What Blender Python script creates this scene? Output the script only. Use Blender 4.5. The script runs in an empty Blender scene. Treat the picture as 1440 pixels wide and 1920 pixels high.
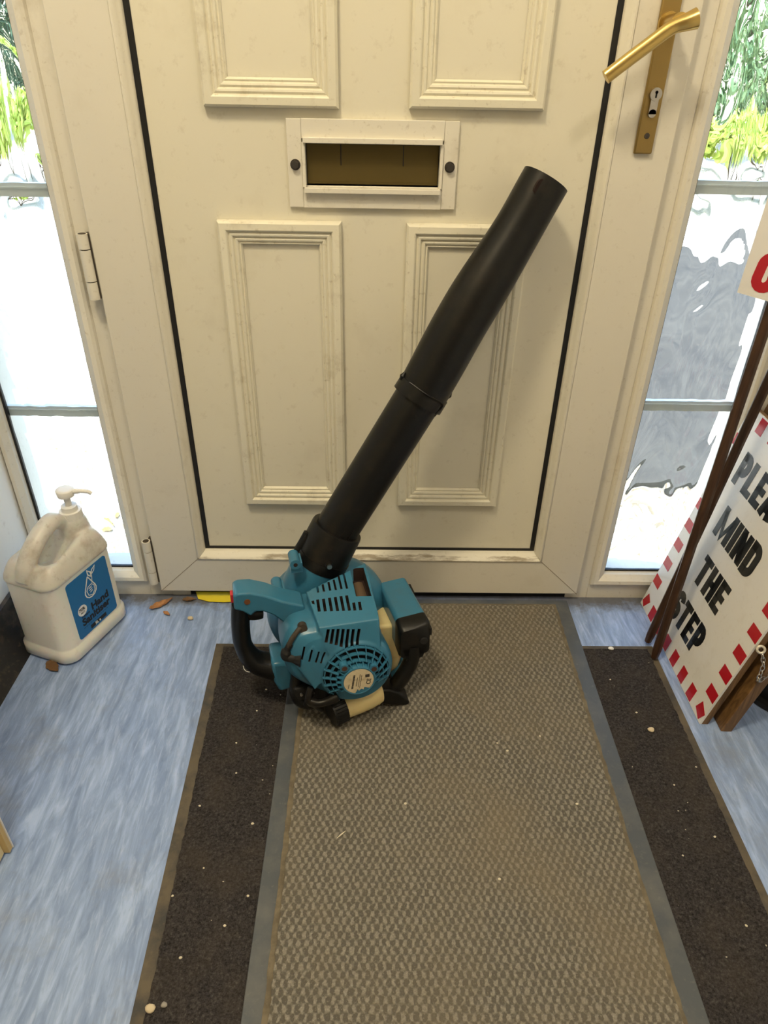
import bpy, bmesh, math, random
from mathutils import Vector, Matrix, noise
R = math.radians
random.seed(7)
sc = bpy.context.scene
COL = sc.collection

# ------------------------------------------------------------------ camera
PITCH, YAW, ROLL, FPX = 0.5770974, 0.0189854, 0.0196764, 1308.54
cam_data = bpy.data.cameras.new('camera')
cam = bpy.data.objects.new('camera', cam_data)
COL.objects.link(cam)
fw = Vector((math.sin(YAW) * math.cos(PITCH), math.cos(YAW) * math.cos(PITCH), -math.sin(PITCH)))
r0 = Vector((math.cos(YAW), -math.sin(YAW), 0))
u0 = r0.cross(fw)
rt = r0 * math.cos(ROLL) + u0 * math.sin(ROLL)
up = -r0 * math.sin(ROLL) + u0 * math.cos(ROLL)
mw = Matrix((rt, up, -fw)).transposed().to_4x4()
mw.translation = Vector((0.004817, -1.186405, 0.992647))
cam.matrix_world = mw
cam_data.sensor_fit = 'VERTICAL'
cam_data.sensor_height = 36
cam_data.lens = 36 * FPX / 1920
cam_data.clip_start = 0.02
sc.camera = cam

# ------------------------------------------------------------------ light
sc.view_settings.view_transform = 'Standard'
sc.view_settings.look = 'None'
sc.view_settings.gamma = 1
sc.view_settings.use_curve_mapping = False
sc.view_settings.exposure = 0.34

world = bpy.data.worlds.new('sky')
sc.world = world
world.use_nodes = True
wn = world.node_tree
wn.nodes.clear()
wo = wn.nodes.new('ShaderNodeOutputWorld')
bg = wn.nodes.new('ShaderNodeBackground')
sky = wn.nodes.new('ShaderNodeTexSky')
sky.sky_type = 'NISHITA'
sky.sun_disc = False
sky.sun_elevation = R(50)
sky.sun_rotation = R(-100)
bg.inputs['Strength'].default_value = 0.9
wn.links.new(sky.outputs[0], bg.inputs[0])
wn.links.new(bg.outputs[0], wo.inputs[0])

def lamp(name, kind, loc, energy, color, aim=None, size=None, size_y=None, angle=None):
    d = bpy.data.lights.new(name, kind)
    d.energy = energy
    d.color = color
    o = bpy.data.objects.new(name, d)
    COL.objects.link(o)
    o.location = loc
    if aim is not None:
        o.rotation_euler = (Vector(aim) - Vector(loc)).to_track_quat('-Z', 'Y').to_euler()
    if size:
        d.shape = 'RECTANGLE'
        d.size = size
        d.size_y = size_y or size
    if angle:
        d.angle = angle
    return o

lamp('sun', 'SUN', (-3, 1, 6), 5.2, (1, .95, .86), aim=(0.6, 0.55, 0), angle=R(1))
lamp('ceiling_lamp', 'AREA', (-0.42, -0.95, 2.36), 18.5, (1, .85, .58), aim=(-0.42, -0.95, 0), size=.25, size_y=.25)
lamp('hall_lamp', 'AREA', (0.55, -1.35, 2.36), 8.0, (1, .88, .68), aim=(0.55, -1.35, 0), size=.25, size_y=.25)

# ------------------------------------------------------------------ helpers
def mat(name, color=(.8, .8, .8), rough=.5, metal=0.0, spec=.5, sss=0, coat=0, emit=None, trans=0, ior=1.45):
    m = bpy.data.materials.new(name)
    m.use_nodes = True
    b = m.node_tree.nodes['Principled BSDF']
    b.inputs['Base Color'].default_value = (*color, 1)
    b.inputs['Roughness'].default_value = rough
    b.inputs['Metallic'].default_value = metal
    b.inputs['Specular IOR Level'].default_value = spec
    b.inputs['Coat Weight'].default_value = coat
    b.inputs['Transmission Weight'].default_value = trans
    b.inputs['IOR'].default_value = ior
    if sss:
        b.inputs['Subsurface Weight'].default_value = sss
        b.inputs['Subsurface Scale'].default_value = .02
    return m

def N(m, t, **kw):
    n = m.node_tree.nodes.new('ShaderNode' + t)
    for k, v in kw.items():
        if k in n.inputs.keys() if isinstance(k, str) else False:
            n.inputs[k].default_value = v
        else:
            setattr(n, k, v)
    return n

def LK(m, a, b):
    m.node_tree.links.new(a, b)

def bsdf(m):
    return m.node_tree.nodes['Principled BSDF']

def coords(m, scale=(1, 1, 1), rot=(0, 0, 0)):
    tc = N(m, 'TexCoord')
    mp = N(m, 'Mapping')
    mp.inputs['Scale'].default_value = scale
    mp.inputs['Rotation'].default_value = rot
    LK(m, tc.outputs['Object'], mp.inputs[0])
    return mp.outputs[0]

def noise_tex(m, co, scale, detail=4, rough=.55, dist=0):
    n = N(m, 'TexNoise')
    n.inputs['Scale'].default_value = scale
    n.inputs['Detail'].default_value = detail
    n.inputs['Roughness'].default_value = rough
    n.inputs['Distortion'].default_value = dist
    LK(m, co, n.inputs['Vector'])
    return n.outputs['Fac']

def ramp(m, fac, stops):
    r = N(m, 'ValToRGB')
    e = r.color_ramp.elements
    while len(e) < len(stops):
        e.new(.5)
    for i, (p, c) in enumerate(stops):
        e[i].position = p
        e[i].color = (*c, 1) if len(c) == 3 else c
    LK(m, fac, r.inputs[0])
    return r.outputs[0]

def mixc(m, fac, a, b, mode='MIX'):
    x = N(m, 'Mix', data_type='RGBA', blend_type=mode)
    for s, v in ((x.inputs[0], fac), (x.inputs[6], a), (x.inputs[7], b)):
        if isinstance(v, (int, float)):
            s.default_value = v
        elif isinstance(v, tuple):
            s.default_value = (*v, 1)
        else:
            LK(m, v, s)
    return x.outputs[2]

def bump(m, h, strength=.3, dist=.002):
    b = N(m, 'Bump')
    b.inputs['Strength'].default_value = strength
    b.inputs['Distance'].default_value = dist
    LK(m, h, b.inputs['Height'])
    LK(m, b.outputs[0], bsdf(m).inputs['Normal'])

def dirty(m, base, dirt, amount=.5, scale=9, thr=(.52, .7), fine=60, stretch=(1, 1, 1)):
    """base colour with patches of dirt that have a shape of their own"""
    co = coords(m, stretch)
    a = ramp(m, noise_tex(m, co, scale, 6, .65), [(thr[0], (0, 0, 0)), (thr[1], (amount,) * 3)])
    f = ramp(m, noise_tex(m, co, fine, 3, .7), [(.60, (0, 0, 0)), (.72, (amount * .7,) * 3)])
    c = mixc(m, a, base, dirt)
    c = mixc(m, f, c, dirt)
    LK(m, c, bsdf(m).inputs['Base Color'])
    return c

def tag(o, label=None, cat=None, group=None, kind=None):
    if label: o['label'] = label
    if cat: o['category'] = cat
    if group: o['group'] = group
    if kind: o['kind'] = kind
    return o

def empty(name, loc=(0, 0, 0), rz=0, parent=None):
    o = bpy.data.objects.new(name, None)
    COL.objects.link(o)
    o.empty_display_size = .05
    o.location = loc
    o.rotation_euler = (0, 0, rz)
    o.parent = parent
    return o

def obj(name, bm, m, parent=None, smooth=False, bevel=0, seg=2, angle=35, loc=None):
    me = bpy.data.meshes.new(name)
    bmesh.ops.recalc_face_normals(bm, faces=bm.faces)
    bm.to_mesh(me)
    bm.free()
    for x in (m if isinstance(m, (list, tuple)) else [m]):
        me.materials.append(x)
    o = bpy.data.objects.new(name, me)
    COL.objects.link(o)
    o.parent = parent
    if loc: o.location = loc
    if bevel:
        b = o.modifiers.new('bevel', 'BEVEL')
        b.width = bevel
        b.segments = seg
        b.limit_method = 'ANGLE'
        b.angle_limit = R(30)
        b.harden_normals = False
    if smooth:
        for f in me.polygons: f.use_smooth = True
        me.set_sharp_from_angle(angle=R(angle))
    return o

def bx(bm, x0, x1, y0, y1, z0, z1, M=None, mi=0):
    vs = [bm.verts.new(Vector((x, y, z))) for x in (x0, x1) for y in (y0, y1) for z in (z0, z1)]
    if M is not None:
        for v in vs: v.co = M @ v.co
    for q in ((0, 1, 3, 2), (4, 6, 7, 5), (0, 4, 5, 1), (2, 3, 7, 6), (0, 2, 6, 4), (1, 5, 7, 3)):
        f = bm.faces.new([vs[i] for i in q])
        f.material_index = mi
    return vs

def hexa(bm, quad, dvec, mi=0):
    """box swept from a quad along dvec (both ways)"""
    d = Vector(dvec)
    a = [bm.verts.new(Vector(q) + d) for q in quad]
    b = [bm.verts.new(Vector(q) - d) for q in quad]
    bm.faces.new(a); bm.faces.new(b[::-1])
    for i in range(4):
        j = (i + 1) % 4
        bm.faces.new((a[i], a[j], b[j], b[i]))

def loft(bm, rings, close=True, cap=True, mi=0):
    R_ = [[bm.verts.new(Vector(p)) for p in r] for r in rings]
    n = len(R_[0])
    for a, b in zip(R_, R_[1:]):
        for i in range(n if close else n - 1):
            j = (i + 1) % n
            f = bm.faces.new((a[i], a[j], b[j], b[i])); f.material_index = mi
    if cap:
        f = bm.faces.new(R_[0][::-1]); f.material_index = mi
        f = bm.faces.new(R_[-1]); f.material_index = mi
    return R_

def frame_at(t):
    t = t.normalized()
    a = Vector((0, 1, 0)) if abs(t.y) < .9 else Vector((1, 0, 0))
    x = t.cross(a).normalized()
    return x, t.cross(x).normalized()

def tube(bm, pts, rad, seg=16, cap=True, sx=1.0, sy=1.0, mi=0, ref=None):
    pts = [Vector(p) for p in pts]
    if not isinstance(rad, (list, tuple)): rad = [rad] * len(pts)
    rings = []
    for i, p in enumerate(pts):
        t = pts[min(i + 1, len(pts) - 1)] - pts[max(i - 1, 0)]
        t.normalize()
        a = Vector(ref) if ref else (Vector((0, 1, 0)) if abs((pts[-1] - pts[0]).normalized().y) < .9 else Vector((1, 0, 0)))
        x = t.cross(a).normalized()
        y = t.cross(x).normalized()
        r = rad[i]
        rings.append([p + x * math.cos(k * 2 * math.pi / seg) * r * sx + y * math.sin(k * 2 * math.pi / seg) * r * sy for k in range(seg)])
    return loft(bm, rings, cap=cap, mi=mi)

def cyl(bm, a, b, r, r2=None, seg=24, mi=0):
    return tube(bm, [a, b], [r, r if r2 is None else r2], seg, mi=mi)

def smoothpath(pts, n=6):
    """Catmull-Rom through points"""
    P = [Vector(p) for p in pts]
    P = [P[0] * 2 - P[1]] + P + [P[-1] * 2 - P[-2]]
    out = []
    for i in range(1, len(P) - 2):
        for k in range(n):
            t = k / n
            a, b, c, d = P[i - 1], P[i], P[i + 1], P[i + 2]
            out.append(.5 * ((2 * b) + (c - a) * t + (2 * a - 5 * b + 4 * c - d) * t * t + (3 * b - a - 3 * c + d) * t ** 3))
    out.append(P[-2])
    return out

def smoothloop(pts, n=4):
    P = [Vector((*p, 0)) if len(p) == 2 else Vector(p) for p in pts]
    L = len(P)
    out = []
    for i in range(L):
        a, b, c, d = P[i - 1], P[i], P[(i + 1) % L], P[(i + 2) % L]
        for k in range(n):
            t = k / n
            out.append(.5 * ((2 * b) + (c - a) * t + (2 * a - 5 * b + 4 * c - d) * t * t + (3 * b - a - 3 * c + d) * t ** 3))
    return out

def rrect(hx, hy, r, n=6):
    out = []
    for cx, cy, a0 in ((hx - r, hy - r, 0), (-hx + r, hy - r, 90), (-hx + r, -hy + r, 180), (hx - r, -hy + r, 270)):
        for k in range(n + 1):
            a = R(a0 + 90 * k / n)
            out.append((cx + r * math.cos(a), cy + r * math.sin(a)))
    return out

def prism(bm, poly, y0, y1, mi=0, inset=0):
    """XZ polygon extruded along Y"""
    return loft(bm, [[(p[0], y0, p[1]) for p in poly], [(p[0], y1, p[1]) for p in poly]], mi=mi)

def baked(bm, mods, name='tmp'):
    """apply modifiers to a bmesh and return a new bmesh"""
    me = bpy.data.meshes.new(name)
    bmesh.ops.recalc_face_normals(bm, faces=bm.faces)
    bm.to_mesh(me); bm.free()
    o = bpy.data.objects.new(name, me)
    COL.objects.link(o)
    for kind, kw in mods:
        md = o.modifiers.new(kind.lower(), kind)
        for k, v in kw.items(): setattr(md, k, v)
    bpy.context.view_layer.update()
    dg = bpy.context.evaluated_depsgraph_get()
    ev = o.evaluated_get(dg)
    me2 = bpy.data.meshes.new_from_object(ev)
    out = bmesh.new()
    out.from_mesh(me2)
    bpy.data.objects.remove(o)
    bpy.data.meshes.remove(me); bpy.data.meshes.remove(me2)
    return out

def cut(bm, cbm):
    """boolean difference; cutter faces get material index 1"""
    ma, mb = bpy.data.materials.get('_a') or bpy.data.materials.new('_a'), bpy.data.materials.get('_b') or bpy.data.materials.new('_b')
    mec = bpy.data.meshes.new('c')
    bmesh.ops.recalc_face_normals(cbm, faces=cbm.faces)
    for f in cbm.faces: f.material_index = 1
    cbm.to_mesh(mec); cbm.free()
    mec.materials.append(ma); mec.materials.append(mb)
    oc = bpy.data.objects.new('c', mec)
    COL.objects.link(oc)
    me = bpy.data.meshes.new('t')
    bmesh.ops.recalc_face_normals(bm, faces=bm.faces)
    bm.to_mesh(me); bm.free()
    me.materials.append(ma); me.materials.append(mb)
    o = bpy.data.objects.new('t', me)
    COL.objects.link(o)
    md = o.modifiers.new('b', 'BOOLEAN')
    md.operation = 'DIFFERENCE'; md.object = oc; md.solver = 'EXACT'
    bpy.context.view_layer.update()
    me2 = bpy.data.meshes.new_from_object(o.evaluated_get(bpy.context.evaluated_depsgraph_get()))
    out = bmesh.new(); out.from_mesh(me2)
    for q in (o, oc): bpy.data.objects.remove(q)
    for q in (me, mec, me2): bpy.data.meshes.remove(q)
    return out

# --- block capitals drawn as thick strokes
def arc(cx, cy, rx, ry, a0, a1, n=8):
    return [(cx + rx * math.cos(R(a0 + (a1 - a0) * k / n)), cy + ry * math.sin(R(a0 + (a1 - a0) * k / n))) for k in range(n + 1)]
T_ = .27
h_ = T_ / 2
GL = {
    'I': (.24, [[(.12, 0), (.12, 1)]]),
    'L': (.52, [[(h_, 0), (h_, 1)], [(0, .1), (.52, .1)]]),
    'T': (.58, [[(.29, 0), (.29, 1)], [(0, .9), (.58, .9)]]),
    'E': (.54, [[(h_, 0), (h_, 1)], [(0, .1), (.54, .1)], [(0, .9), (.54, .9)], [(0, .5), (.5, .5)]]),
    'H': (.62, [[(h_, 0), (h_, 1)], [(.505, 0), (.505, 1)], [(h_, .5), (.5, .5)]]),
    'N': (.64, [[(h_, 0), (h_, 1)], [(.525, 0), (.525, 1)], [(.14, .92), (.5, .08)]]),
    'M': (.96, [[(h_, 0), (h_, 1)], [(.825, 0), (.825, 1)], [(.16, .90), (.48, .12), (.80, .90)]]),
    'A': (.66, [[(.11, 0), (.31, .99)], [(.55, 0), (.35, .99)], [(.2, .26), (.46, .26)]]),
    'P': (.60, [[(h_, 0), (h_, 1)], [(0, .9), (.26, .9)] + arc(.27, .665, .21, .235, 90, -90) + [(.1, .43)]]),
    'D': (.62, [[(h_, 0), (h_, 1)], [(0, .9), (.24, .9)] + arc(.26, .68, .24, .22, 90, 0) + arc(.26, .32, .24, .22, 0, -90) + [(0, .1)]]),
    'S': (.60, [arc(.30, .70, .19, .20, 5, 180) + arc(.30, .68, .19, .18, 180, 262)[1:] + arc(.30, .32, .19, .18, 82, 0)[0:] + arc(.30, .30, .19, .20, 0, -185)]),
    'G': (.62, [arc(.31, .69, .2, .21, 0, 180) + arc(.31, .31, .2, .21, 180, 360) + [(.51, .5)], [(.36, .47), (.62, .47)]]),
}
def stroke(bm, path, w, M, th=.0006):
    P = [Vector((a, b)) for a, b in path]
    L, Rr = [], []
    for i, p in enumerate(P):
        if i == 0: t = (P[1] - P[0]).normalized(); k = 1
        elif i == len(P) - 1: t = (P[-1] - P[-2]).normalized(); k = 1
        else:
            t1, t2 = (P[i] - P[i - 1]), (P[i + 1] - P[i])
            if t1.length < 1e-6 or t2.length < 1e-6: t = (t1 + t2).normalized(); k = 1
            else:
                t1.normalize(); t2.normalize()
                t = (t1 + t2).normalized() if (t1 + t2).length > 1e-4 else t1
                k = 1 / max(.6, t.dot(t1))
        n = Vector((-t.y, t.x)) * w / 2 * k
        L.append(p + n); Rr.append(p - n)
    for z0, z1 in ((0, th),):
        for i in range(len(P) - 1):
            q = [L[i], L[i + 1], Rr[i + 1], Rr[i]]
            a = [bm.verts.new(M @ Vector((v.x, v.y, z1))) for v in q]
            b = [bm.verts.new(M @ Vector((v.x, v.y, z0))) for v in q]
            bm.faces.new(a); bm.faces.new(b[::-1])
            for j in range(4):
                bm.faces.new((a[j], b[j], b[(j + 1) % 4], a[(j + 1) % 4]))
def word(bm, s, M, size, gap=.07, width=None, slant=0, th=.0006):
    x = 0
    tot = sum(GL[c][0] for c in s) + gap * (len(s) - 1)
    kx = (width / (tot * size)) if width else 1
    for c in s:
        w, paths = GL[c]
        for p in paths:
            # vertical strokes use T_, horizontals slightly thinner
            horiz = len(p) == 2 and abs(p[0][1] - p[1][1]) < 1e-6
            tw = .215 if horiz else (.2 if c == 'M' and len(p) == 3 else T_)
            pts = [((x + a + slant * b), b) for a, b in p]
            S = Matrix.Diagonal((size * kx, size, 1, 1))
            stroke(bm, pts, tw, M @ S, th)
        x += w + gap

def text_bm(s, size, M, extrude=.0002, offset=0.0, align='LEFT'):
    c = bpy.data.curves.new('t', 'FONT')
    c.body = s; c.size = size; c.extrude = extrude; c.offset = offset
    c.align_x = align; c.resolution_u = 3
    o = bpy.data.objects.new('t', c)
    COL.objects.link(o)
    bpy.context.view_layer.update()
    me = bpy.data.meshes.new_from_object(o.evaluated_get(bpy.context.evaluated_depsgraph_get()))
    bm = bmesh.new(); bm.from_mesh(me)
    bpy.data.objects.remove(o); bpy.data.curves.remove(c); bpy.data.meshes.remove(me)
    bmesh.ops.transform(bm, matrix=M, verts=bm.verts)
    return bm
def join_bm(dst, src):
    me = bpy.data.meshes.new('j'); src.to_mesh(me); src.free()
    dst.from_mesh(me); bpy.data.meshes.remove(me)

# ------------------------------------------------------------------ materials
UPVC = mat('white_plastic', (.74, .70, .60), .38)
dirty(UPVC, (.74, .70, .60), (.42, .35, .24), .22, 9, (.60, .85), 90)
UPVC_D = mat('dirty_white_plastic', (.76, .72, .62), .45)
dirty(UPVC_D, (.76, .72, .62), (.36, .29, .19), .45, 12, (.58, .80), 110)
PANEL = mat('door_panel_plastic', (.76, .72, .59), .42)
dirty(PANEL, (.76, .72, .59), (.45, .38, .26), .3, 6, (.55, .8), 55)
MOULD = mat('moulding_plastic', (.78, .74, .60), .40)
dirty(MOULD, (.78, .74, .60), (.35, .28, .17), .55, 14, (.56, .75), 90)
SEAL_AND_SHADE = mat('black_rubber_seal_and_shade', (.012, .012, .013), .5)  # real seals, and the bar painted as shade under the door
PLASTER = mat('white_wall', (.88, .87, .84), .8)
dirty(PLASTER, (.88, .87, .84), (.45, .40, .32), .35, 5, (.5, .8), 40)
SKIRT = mat('black_vinyl_skirting', (.02, .02, .022), .35)
dirty(SKIRT, (.02, .02, .022), (.16, .12, .08), .6, 18, (.5, .7), 70)
BRASS = mat('brass', (.62, .45, .16), .28, 1)
BRASS_P = mat('dull_brass_plate', (.36, .25, .09), .38, .9)
BRASS_D = mat('tarnished_brass', (.13, .095, .03), .5, .6)
STEEL = mat('steel', (.55, .53, .5), .3, 1)
BOLT = mat('dark_bolt', (.08, .07, .06), .5, .6)

VINYL = mat('blue_vinyl_floor', (.2, .24, .34), .42)
co = coords(VINYL, (22, 3.6, 1), (0, 0, R(9)))
n1 = noise_tex(VINYL, co, 2.4, 8, .62, .8)
co2 = coords(VINYL, (60, 8, 1), (0, 0, R(11)))
n2 = noise_tex(VINYL, co2, 2.2, 6, .65, 1.2)
c1 = ramp(VINYL, n1, [(.30, (.18, .26, .46)), (.50, (.26, .36, .60)), (.66, (.38, .50, .78))])
c2 = mixc(VINYL, ramp(VINYL, n2, [(.52, (0, 0, 0)), (.72, (.5,) * 3)]), c1, (.52, .62, .86))
c2 = mixc(VINYL, ramp(VINYL, n2, [(.28, (.4,) * 3), (.42, (0, 0, 0))]), c2, (.15, .20, .32))
co3 = coords(VINYL)
c3 = mixc(VINYL, ramp(VINYL, noise_tex(VINYL, co3, 4.5, 6, .7), [(.52, (0, 0, 0)), (.74, (.55,) * 3)]), c2, (.24, .24, .22))
# grime ground into the strip along the threshold
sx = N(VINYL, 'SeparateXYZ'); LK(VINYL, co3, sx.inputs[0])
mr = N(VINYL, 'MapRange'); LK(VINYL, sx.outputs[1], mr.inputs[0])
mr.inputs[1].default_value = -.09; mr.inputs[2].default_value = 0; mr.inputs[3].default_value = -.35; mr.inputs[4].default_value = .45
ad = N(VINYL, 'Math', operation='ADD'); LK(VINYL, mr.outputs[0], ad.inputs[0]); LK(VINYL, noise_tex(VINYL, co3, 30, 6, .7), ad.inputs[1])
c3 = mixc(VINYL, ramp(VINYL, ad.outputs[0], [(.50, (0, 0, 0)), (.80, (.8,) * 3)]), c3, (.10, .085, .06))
LK(VINYL, c3, bsdf(VINYL).inputs['Base Color'])
rr = ramp(VINYL, noise_tex(VINYL, co3, 12, 5), [(.3, (.30,) * 3), (.7, (.5,) * 3)])
LK(VINYL, rr, bsdf(VINYL).inputs['Roughness'])
bump(VINYL, n2, .15, .001)

# ------------------------------------------------------------------ room
def struct(name, bm, m, **kw):
    return tag(obj(name, bm, m, **kw), kind='structure')

bm = bmesh.new(); bx(bm, -.95, 1.1, -2.7, .012, -.06, 0); struct('floor', bm, VINYL)
bm = bmesh.new(); bx(bm, -.95, 1.1, -2.7, .14, 2.4, 2.46); struct('ceiling', bm, PLASTER)
bm = bmesh.new(); bx(bm, -.80, -.705, -2.7, .14, 0, 2.4); struct('wall_left', bm, PLASTER)
bm = bmesh.new(); bx(bm, .95, 1.05, -2.7, .14, 0, 2.4); struct('wall_right', bm, PLASTER)
bm = bmesh.new(); bx(bm, -.80, 1.05, -2.8, -2.7, 0, 2.4); struct('wall_back', bm, mat('brown_back_wall', (.22, .17, .12), .8))
bm = bmesh.new(); bx(bm, -.705, .95, 0, .12, 2.1, 2.4); bx(bm, .735, .95, 0, .12, -.06, 2.1); struct('wall_front', bm, PLASTER)

bm = bmesh.new()
prof = [(-.704, .0), (-.664, .0), (-.668, .006), (-.684, .02), (-.692, .05), (-.697, .105), (-.704, .107)]
loft(bm, [[(a, y, b) for a, b in prof] for y in (-2.69, -.03)])
struct('baseboard_left', bm, SKIRT, smooth=True)

# outer frame: posts either side, bottom rails under the two sidelights, mullions beside the door
FY0, FY1 = 0.0, .07
def bar(bm, x0, x1, y0, y1, z0, z1): bx(bm, x0, x1, y0, y1, z0, z1)
for side, nm in ((-1, 'window_1'), (1, 'window_2')):
    root = tag(empty(nm, (side * .60, 0, 0)), kind='structure')
    X = lambda a: side * a - side * .60
    bm = bmesh.new()
    def sb(a0, a1, y0, y1, z0, z1):
        xs = sorted((X(a0), X(a1))); bx(bm, xs[0], xs[1], y0, y1, z0, z1)
    sb(.430, .4775, FY0, FY1, -.003, 2.1)      # mullion the door closes against
    sb(.7035, .735 if side > 0 else .7049, FY0, FY1, -.003, 2.1)
    sb(.4775, .7035, FY0, FY1, -.003, .038)
    sb(.4775, .7035, FY0, FY1, 2.0, 2.1)
    sb(.4775, .5092, .0262, FY1, .038, 2.0); sb(.6862, .7035, .0262, FY1, .038, 2.0); sb(.5092, .6862, .0262, FY1, .038, .0610)
    obj('window_frame', bm, UPVC_D, root, bevel=.0015)
    # glazing bead, stepped profile around the opening (mitred)
    bm = bmesh.new()
    steps = [(0, .001), (.0015, -.005), (.005, -.0085), (.012, -.006), (.018, .002), (.022, .006), (.0235, .02)]
    rings = []
    xi, xo, zb, zt = .4775, .7035, .038, 2.0
    for d, y in steps:
        k = .45 if False else 1
        rings.append([(X(xi + d * 1.35), y, zb + d), (X(xo - d * .75), y, zb + d), (X(xo - d * .75), y, zt - d), (X(xi + d * 1.35), y, zt - d)])
    loft(bm, rings, cap=False)
    obj('glazing_bead', bm, UPVC_D, root, smooth=True, angle=25)
    bm = bmesh.new()
    gx0, gx1, gz0, gz1 = .5092, .6862, .0615, 1.9765
    for (a0, a1, z0, z1) in ((gx0 - .001, gx0 + .003, gz0, gz1), (gx1 - .005, gx1 + .003, gz0, gz1), (gx0, gx1, gz0 - .002, gz0 + .004)):
        sb(a0, a1, .0165, .024, z0, z1)
    obj('seal', bm, SEAL_AND_SHADE, root)
    # wavy textured pane: a real 4 mm sheet whose inner face ripples
    bm = bmesh.new()
    nx, nz = 44, 420
    def wav(x, z):
        p = Vector((x * 26 + side * 3, z * 9, 1.3))
        d = Vector((noise.noise(p * .6 + Vector((11, 4, 2))), noise.noise(p * .6 + Vector((5, 17, 9))), 0)) * .7
        q = Vector((x * 30 + d.x * 1.6 + side * 5, z * 10 + d.y * 1.6, .4))
        a = noise.noise(q)
        b = noise.noise(q * 2.3 + Vector((3, 1, 7)))
        return (1 - abs(a)) ** 2 * .0036 + b * .0007
    Ft, Bk = [], []
    for j in range(nz + 1):
        z = gz0 + (gz1 - gz0) * j / nz
        Ft.append([]); Bk.append([])
        for i in range(nx + 1):
            a = gx0 + (gx1 - gx0) * i / nx
            x = X(a)
            Ft[-1].append(bm.verts.new((x, .0215 - wav(a, z), z)))
            Bk[-1].append(bm.verts.new((x, .0255, z)))
    for j in range(nz):
        for i in range(nx):
            bm.faces.new((Ft[j][i], Ft[j][i + 1], Ft[j + 1][i + 1], Ft[j + 1][i]))
            bm.faces.new((Bk[j][i], Bk[j + 1][i], Bk[j + 1][i + 1], Bk[j][i + 1]))
    for j in range(nz):
        for i, s in ((0, 1), (nx, -1)):
            bm.faces.new((Ft[j][i], Ft[j + 1][i], Bk[j + 1][i], Bk[j][i]))
    for i in range(nx):
        for j in (0, nz):
            bm.faces.new((Ft[j][i], Bk[j][i], Bk[j][i + 1], Ft[j][i + 1]))
    if side < 0:
        GLASS = bpy.data.materials.new('wavy_glass')
        GLASS.use_nodes = True
        nt = GLASS.node_tree; nt.nodes.clear()
        out = nt.nodes.new('ShaderNodeOutputMaterial')
        gl = nt.nodes.new('ShaderNodeBsdfGlass')
        gl.inputs['IOR'].default_value = 1.45; gl.inputs['Roughness'].default_value = .0
        gl.inputs['Color'].default_value = (.97, .99, .98, 1)
        nt.links.new(gl.outputs[0], out.inputs[0])
    obj('glass_pane', bm, GLASS, root, smooth=True, angle=60)
    # slim bars inside the double glazing
    BAR = bpy.data.materials.get('pale_bar') or mat('pale_bar', (.88, .90, .88), .5)
    for z0 in ((.797, .412) if side < 0 else (.817, .438)):
        bm = bmesh.new()
        sb(gx0, gx1, .030, .040, z0, z0 + .020)
        sb(gx0, gx1, .028, .042, z0 + .012, z0 + .0145)
        obj('glazing_bar', bm, BAR, root)

bm = bmesh.new(); bx(bm, -.392, .4299, .002, .012, .0005, .0215); bx(bm, -.392, .4299, .012, .07, -.003, .0215)  # black bar added to stand in for the shadow under the door
struct('under_door_shade', bm, SEAL_AND_SHADE)
bm = bmesh.new(); bx(bm, -.4299, -.3921, -.001, .07, -.003, .0215); struct('trim_4', bm, UPVC_D)
# head of the outer frame above the door
bm = bmesh.new(); bx(bm, -.4299, .4299, FY0, FY1, 2.0, 2.1); struct('trim_1', bm, UPVC)

# ------------------------------------------------------------------ front door
door = tag(empty('door_1', (0, 0, 0)), kind='structure')
SY = -.016
bm = bmesh.new()
ox, oz0, oz1 = .4495, .022, 2.02
ix, iz0, iz1 = .3605, .1085, 1.96
def ringf(bm, rects):
    loft(bm, [[(-a, y, z0), (a, y, z0), (a, y, z1), (-a, y, z1)] for a, y, z0, z1 in rects], cap=False)
ringf(bm, [(ox, .0, oz0, oz1), (ox, SY + .002, oz0, oz1), (ox - .002, SY, oz0 + .002, oz1 - .002), (ix + .0005, SY, iz0 - .0005, iz1), (ix, SY + .001, iz0, iz1)])
obj('sash_frame', bm, UPVC, door, smooth=True, angle=25)
bm = bmesh.new()
bead = [(0, SY + .001), (-.0006, SY - .002), (-.0035, SY - .0032), (-.0065, SY - .001), (-.009, SY + .004), (-.0125, SY + .008), (-.0145, SY + .0105), (-.0146, .006)]
ringf(bm, [(ix + d, y, iz0 - d, iz1 + d) for d, y in bead])
LEDGE = mat('grimy_ledge_plastic', (.78, .73, .60), .45)
col_ = dirty(LEDGE, (.77, .73, .62), (.36, .29, .19), .35, 12, (.58, .80), 110)
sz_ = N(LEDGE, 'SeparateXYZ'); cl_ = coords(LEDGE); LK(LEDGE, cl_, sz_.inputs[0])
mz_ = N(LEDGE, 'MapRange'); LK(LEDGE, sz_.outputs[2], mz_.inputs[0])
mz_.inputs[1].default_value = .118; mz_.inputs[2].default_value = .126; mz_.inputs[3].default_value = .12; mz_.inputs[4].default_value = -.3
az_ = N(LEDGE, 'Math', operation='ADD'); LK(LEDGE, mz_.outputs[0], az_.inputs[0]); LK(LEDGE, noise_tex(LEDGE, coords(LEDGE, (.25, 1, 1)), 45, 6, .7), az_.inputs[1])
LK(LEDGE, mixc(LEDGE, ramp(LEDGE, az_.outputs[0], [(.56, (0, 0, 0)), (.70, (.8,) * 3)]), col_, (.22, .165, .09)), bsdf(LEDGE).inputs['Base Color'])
obj('glazing_bead', bm, LEDGE, door, smooth=True, angle=40)
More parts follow.
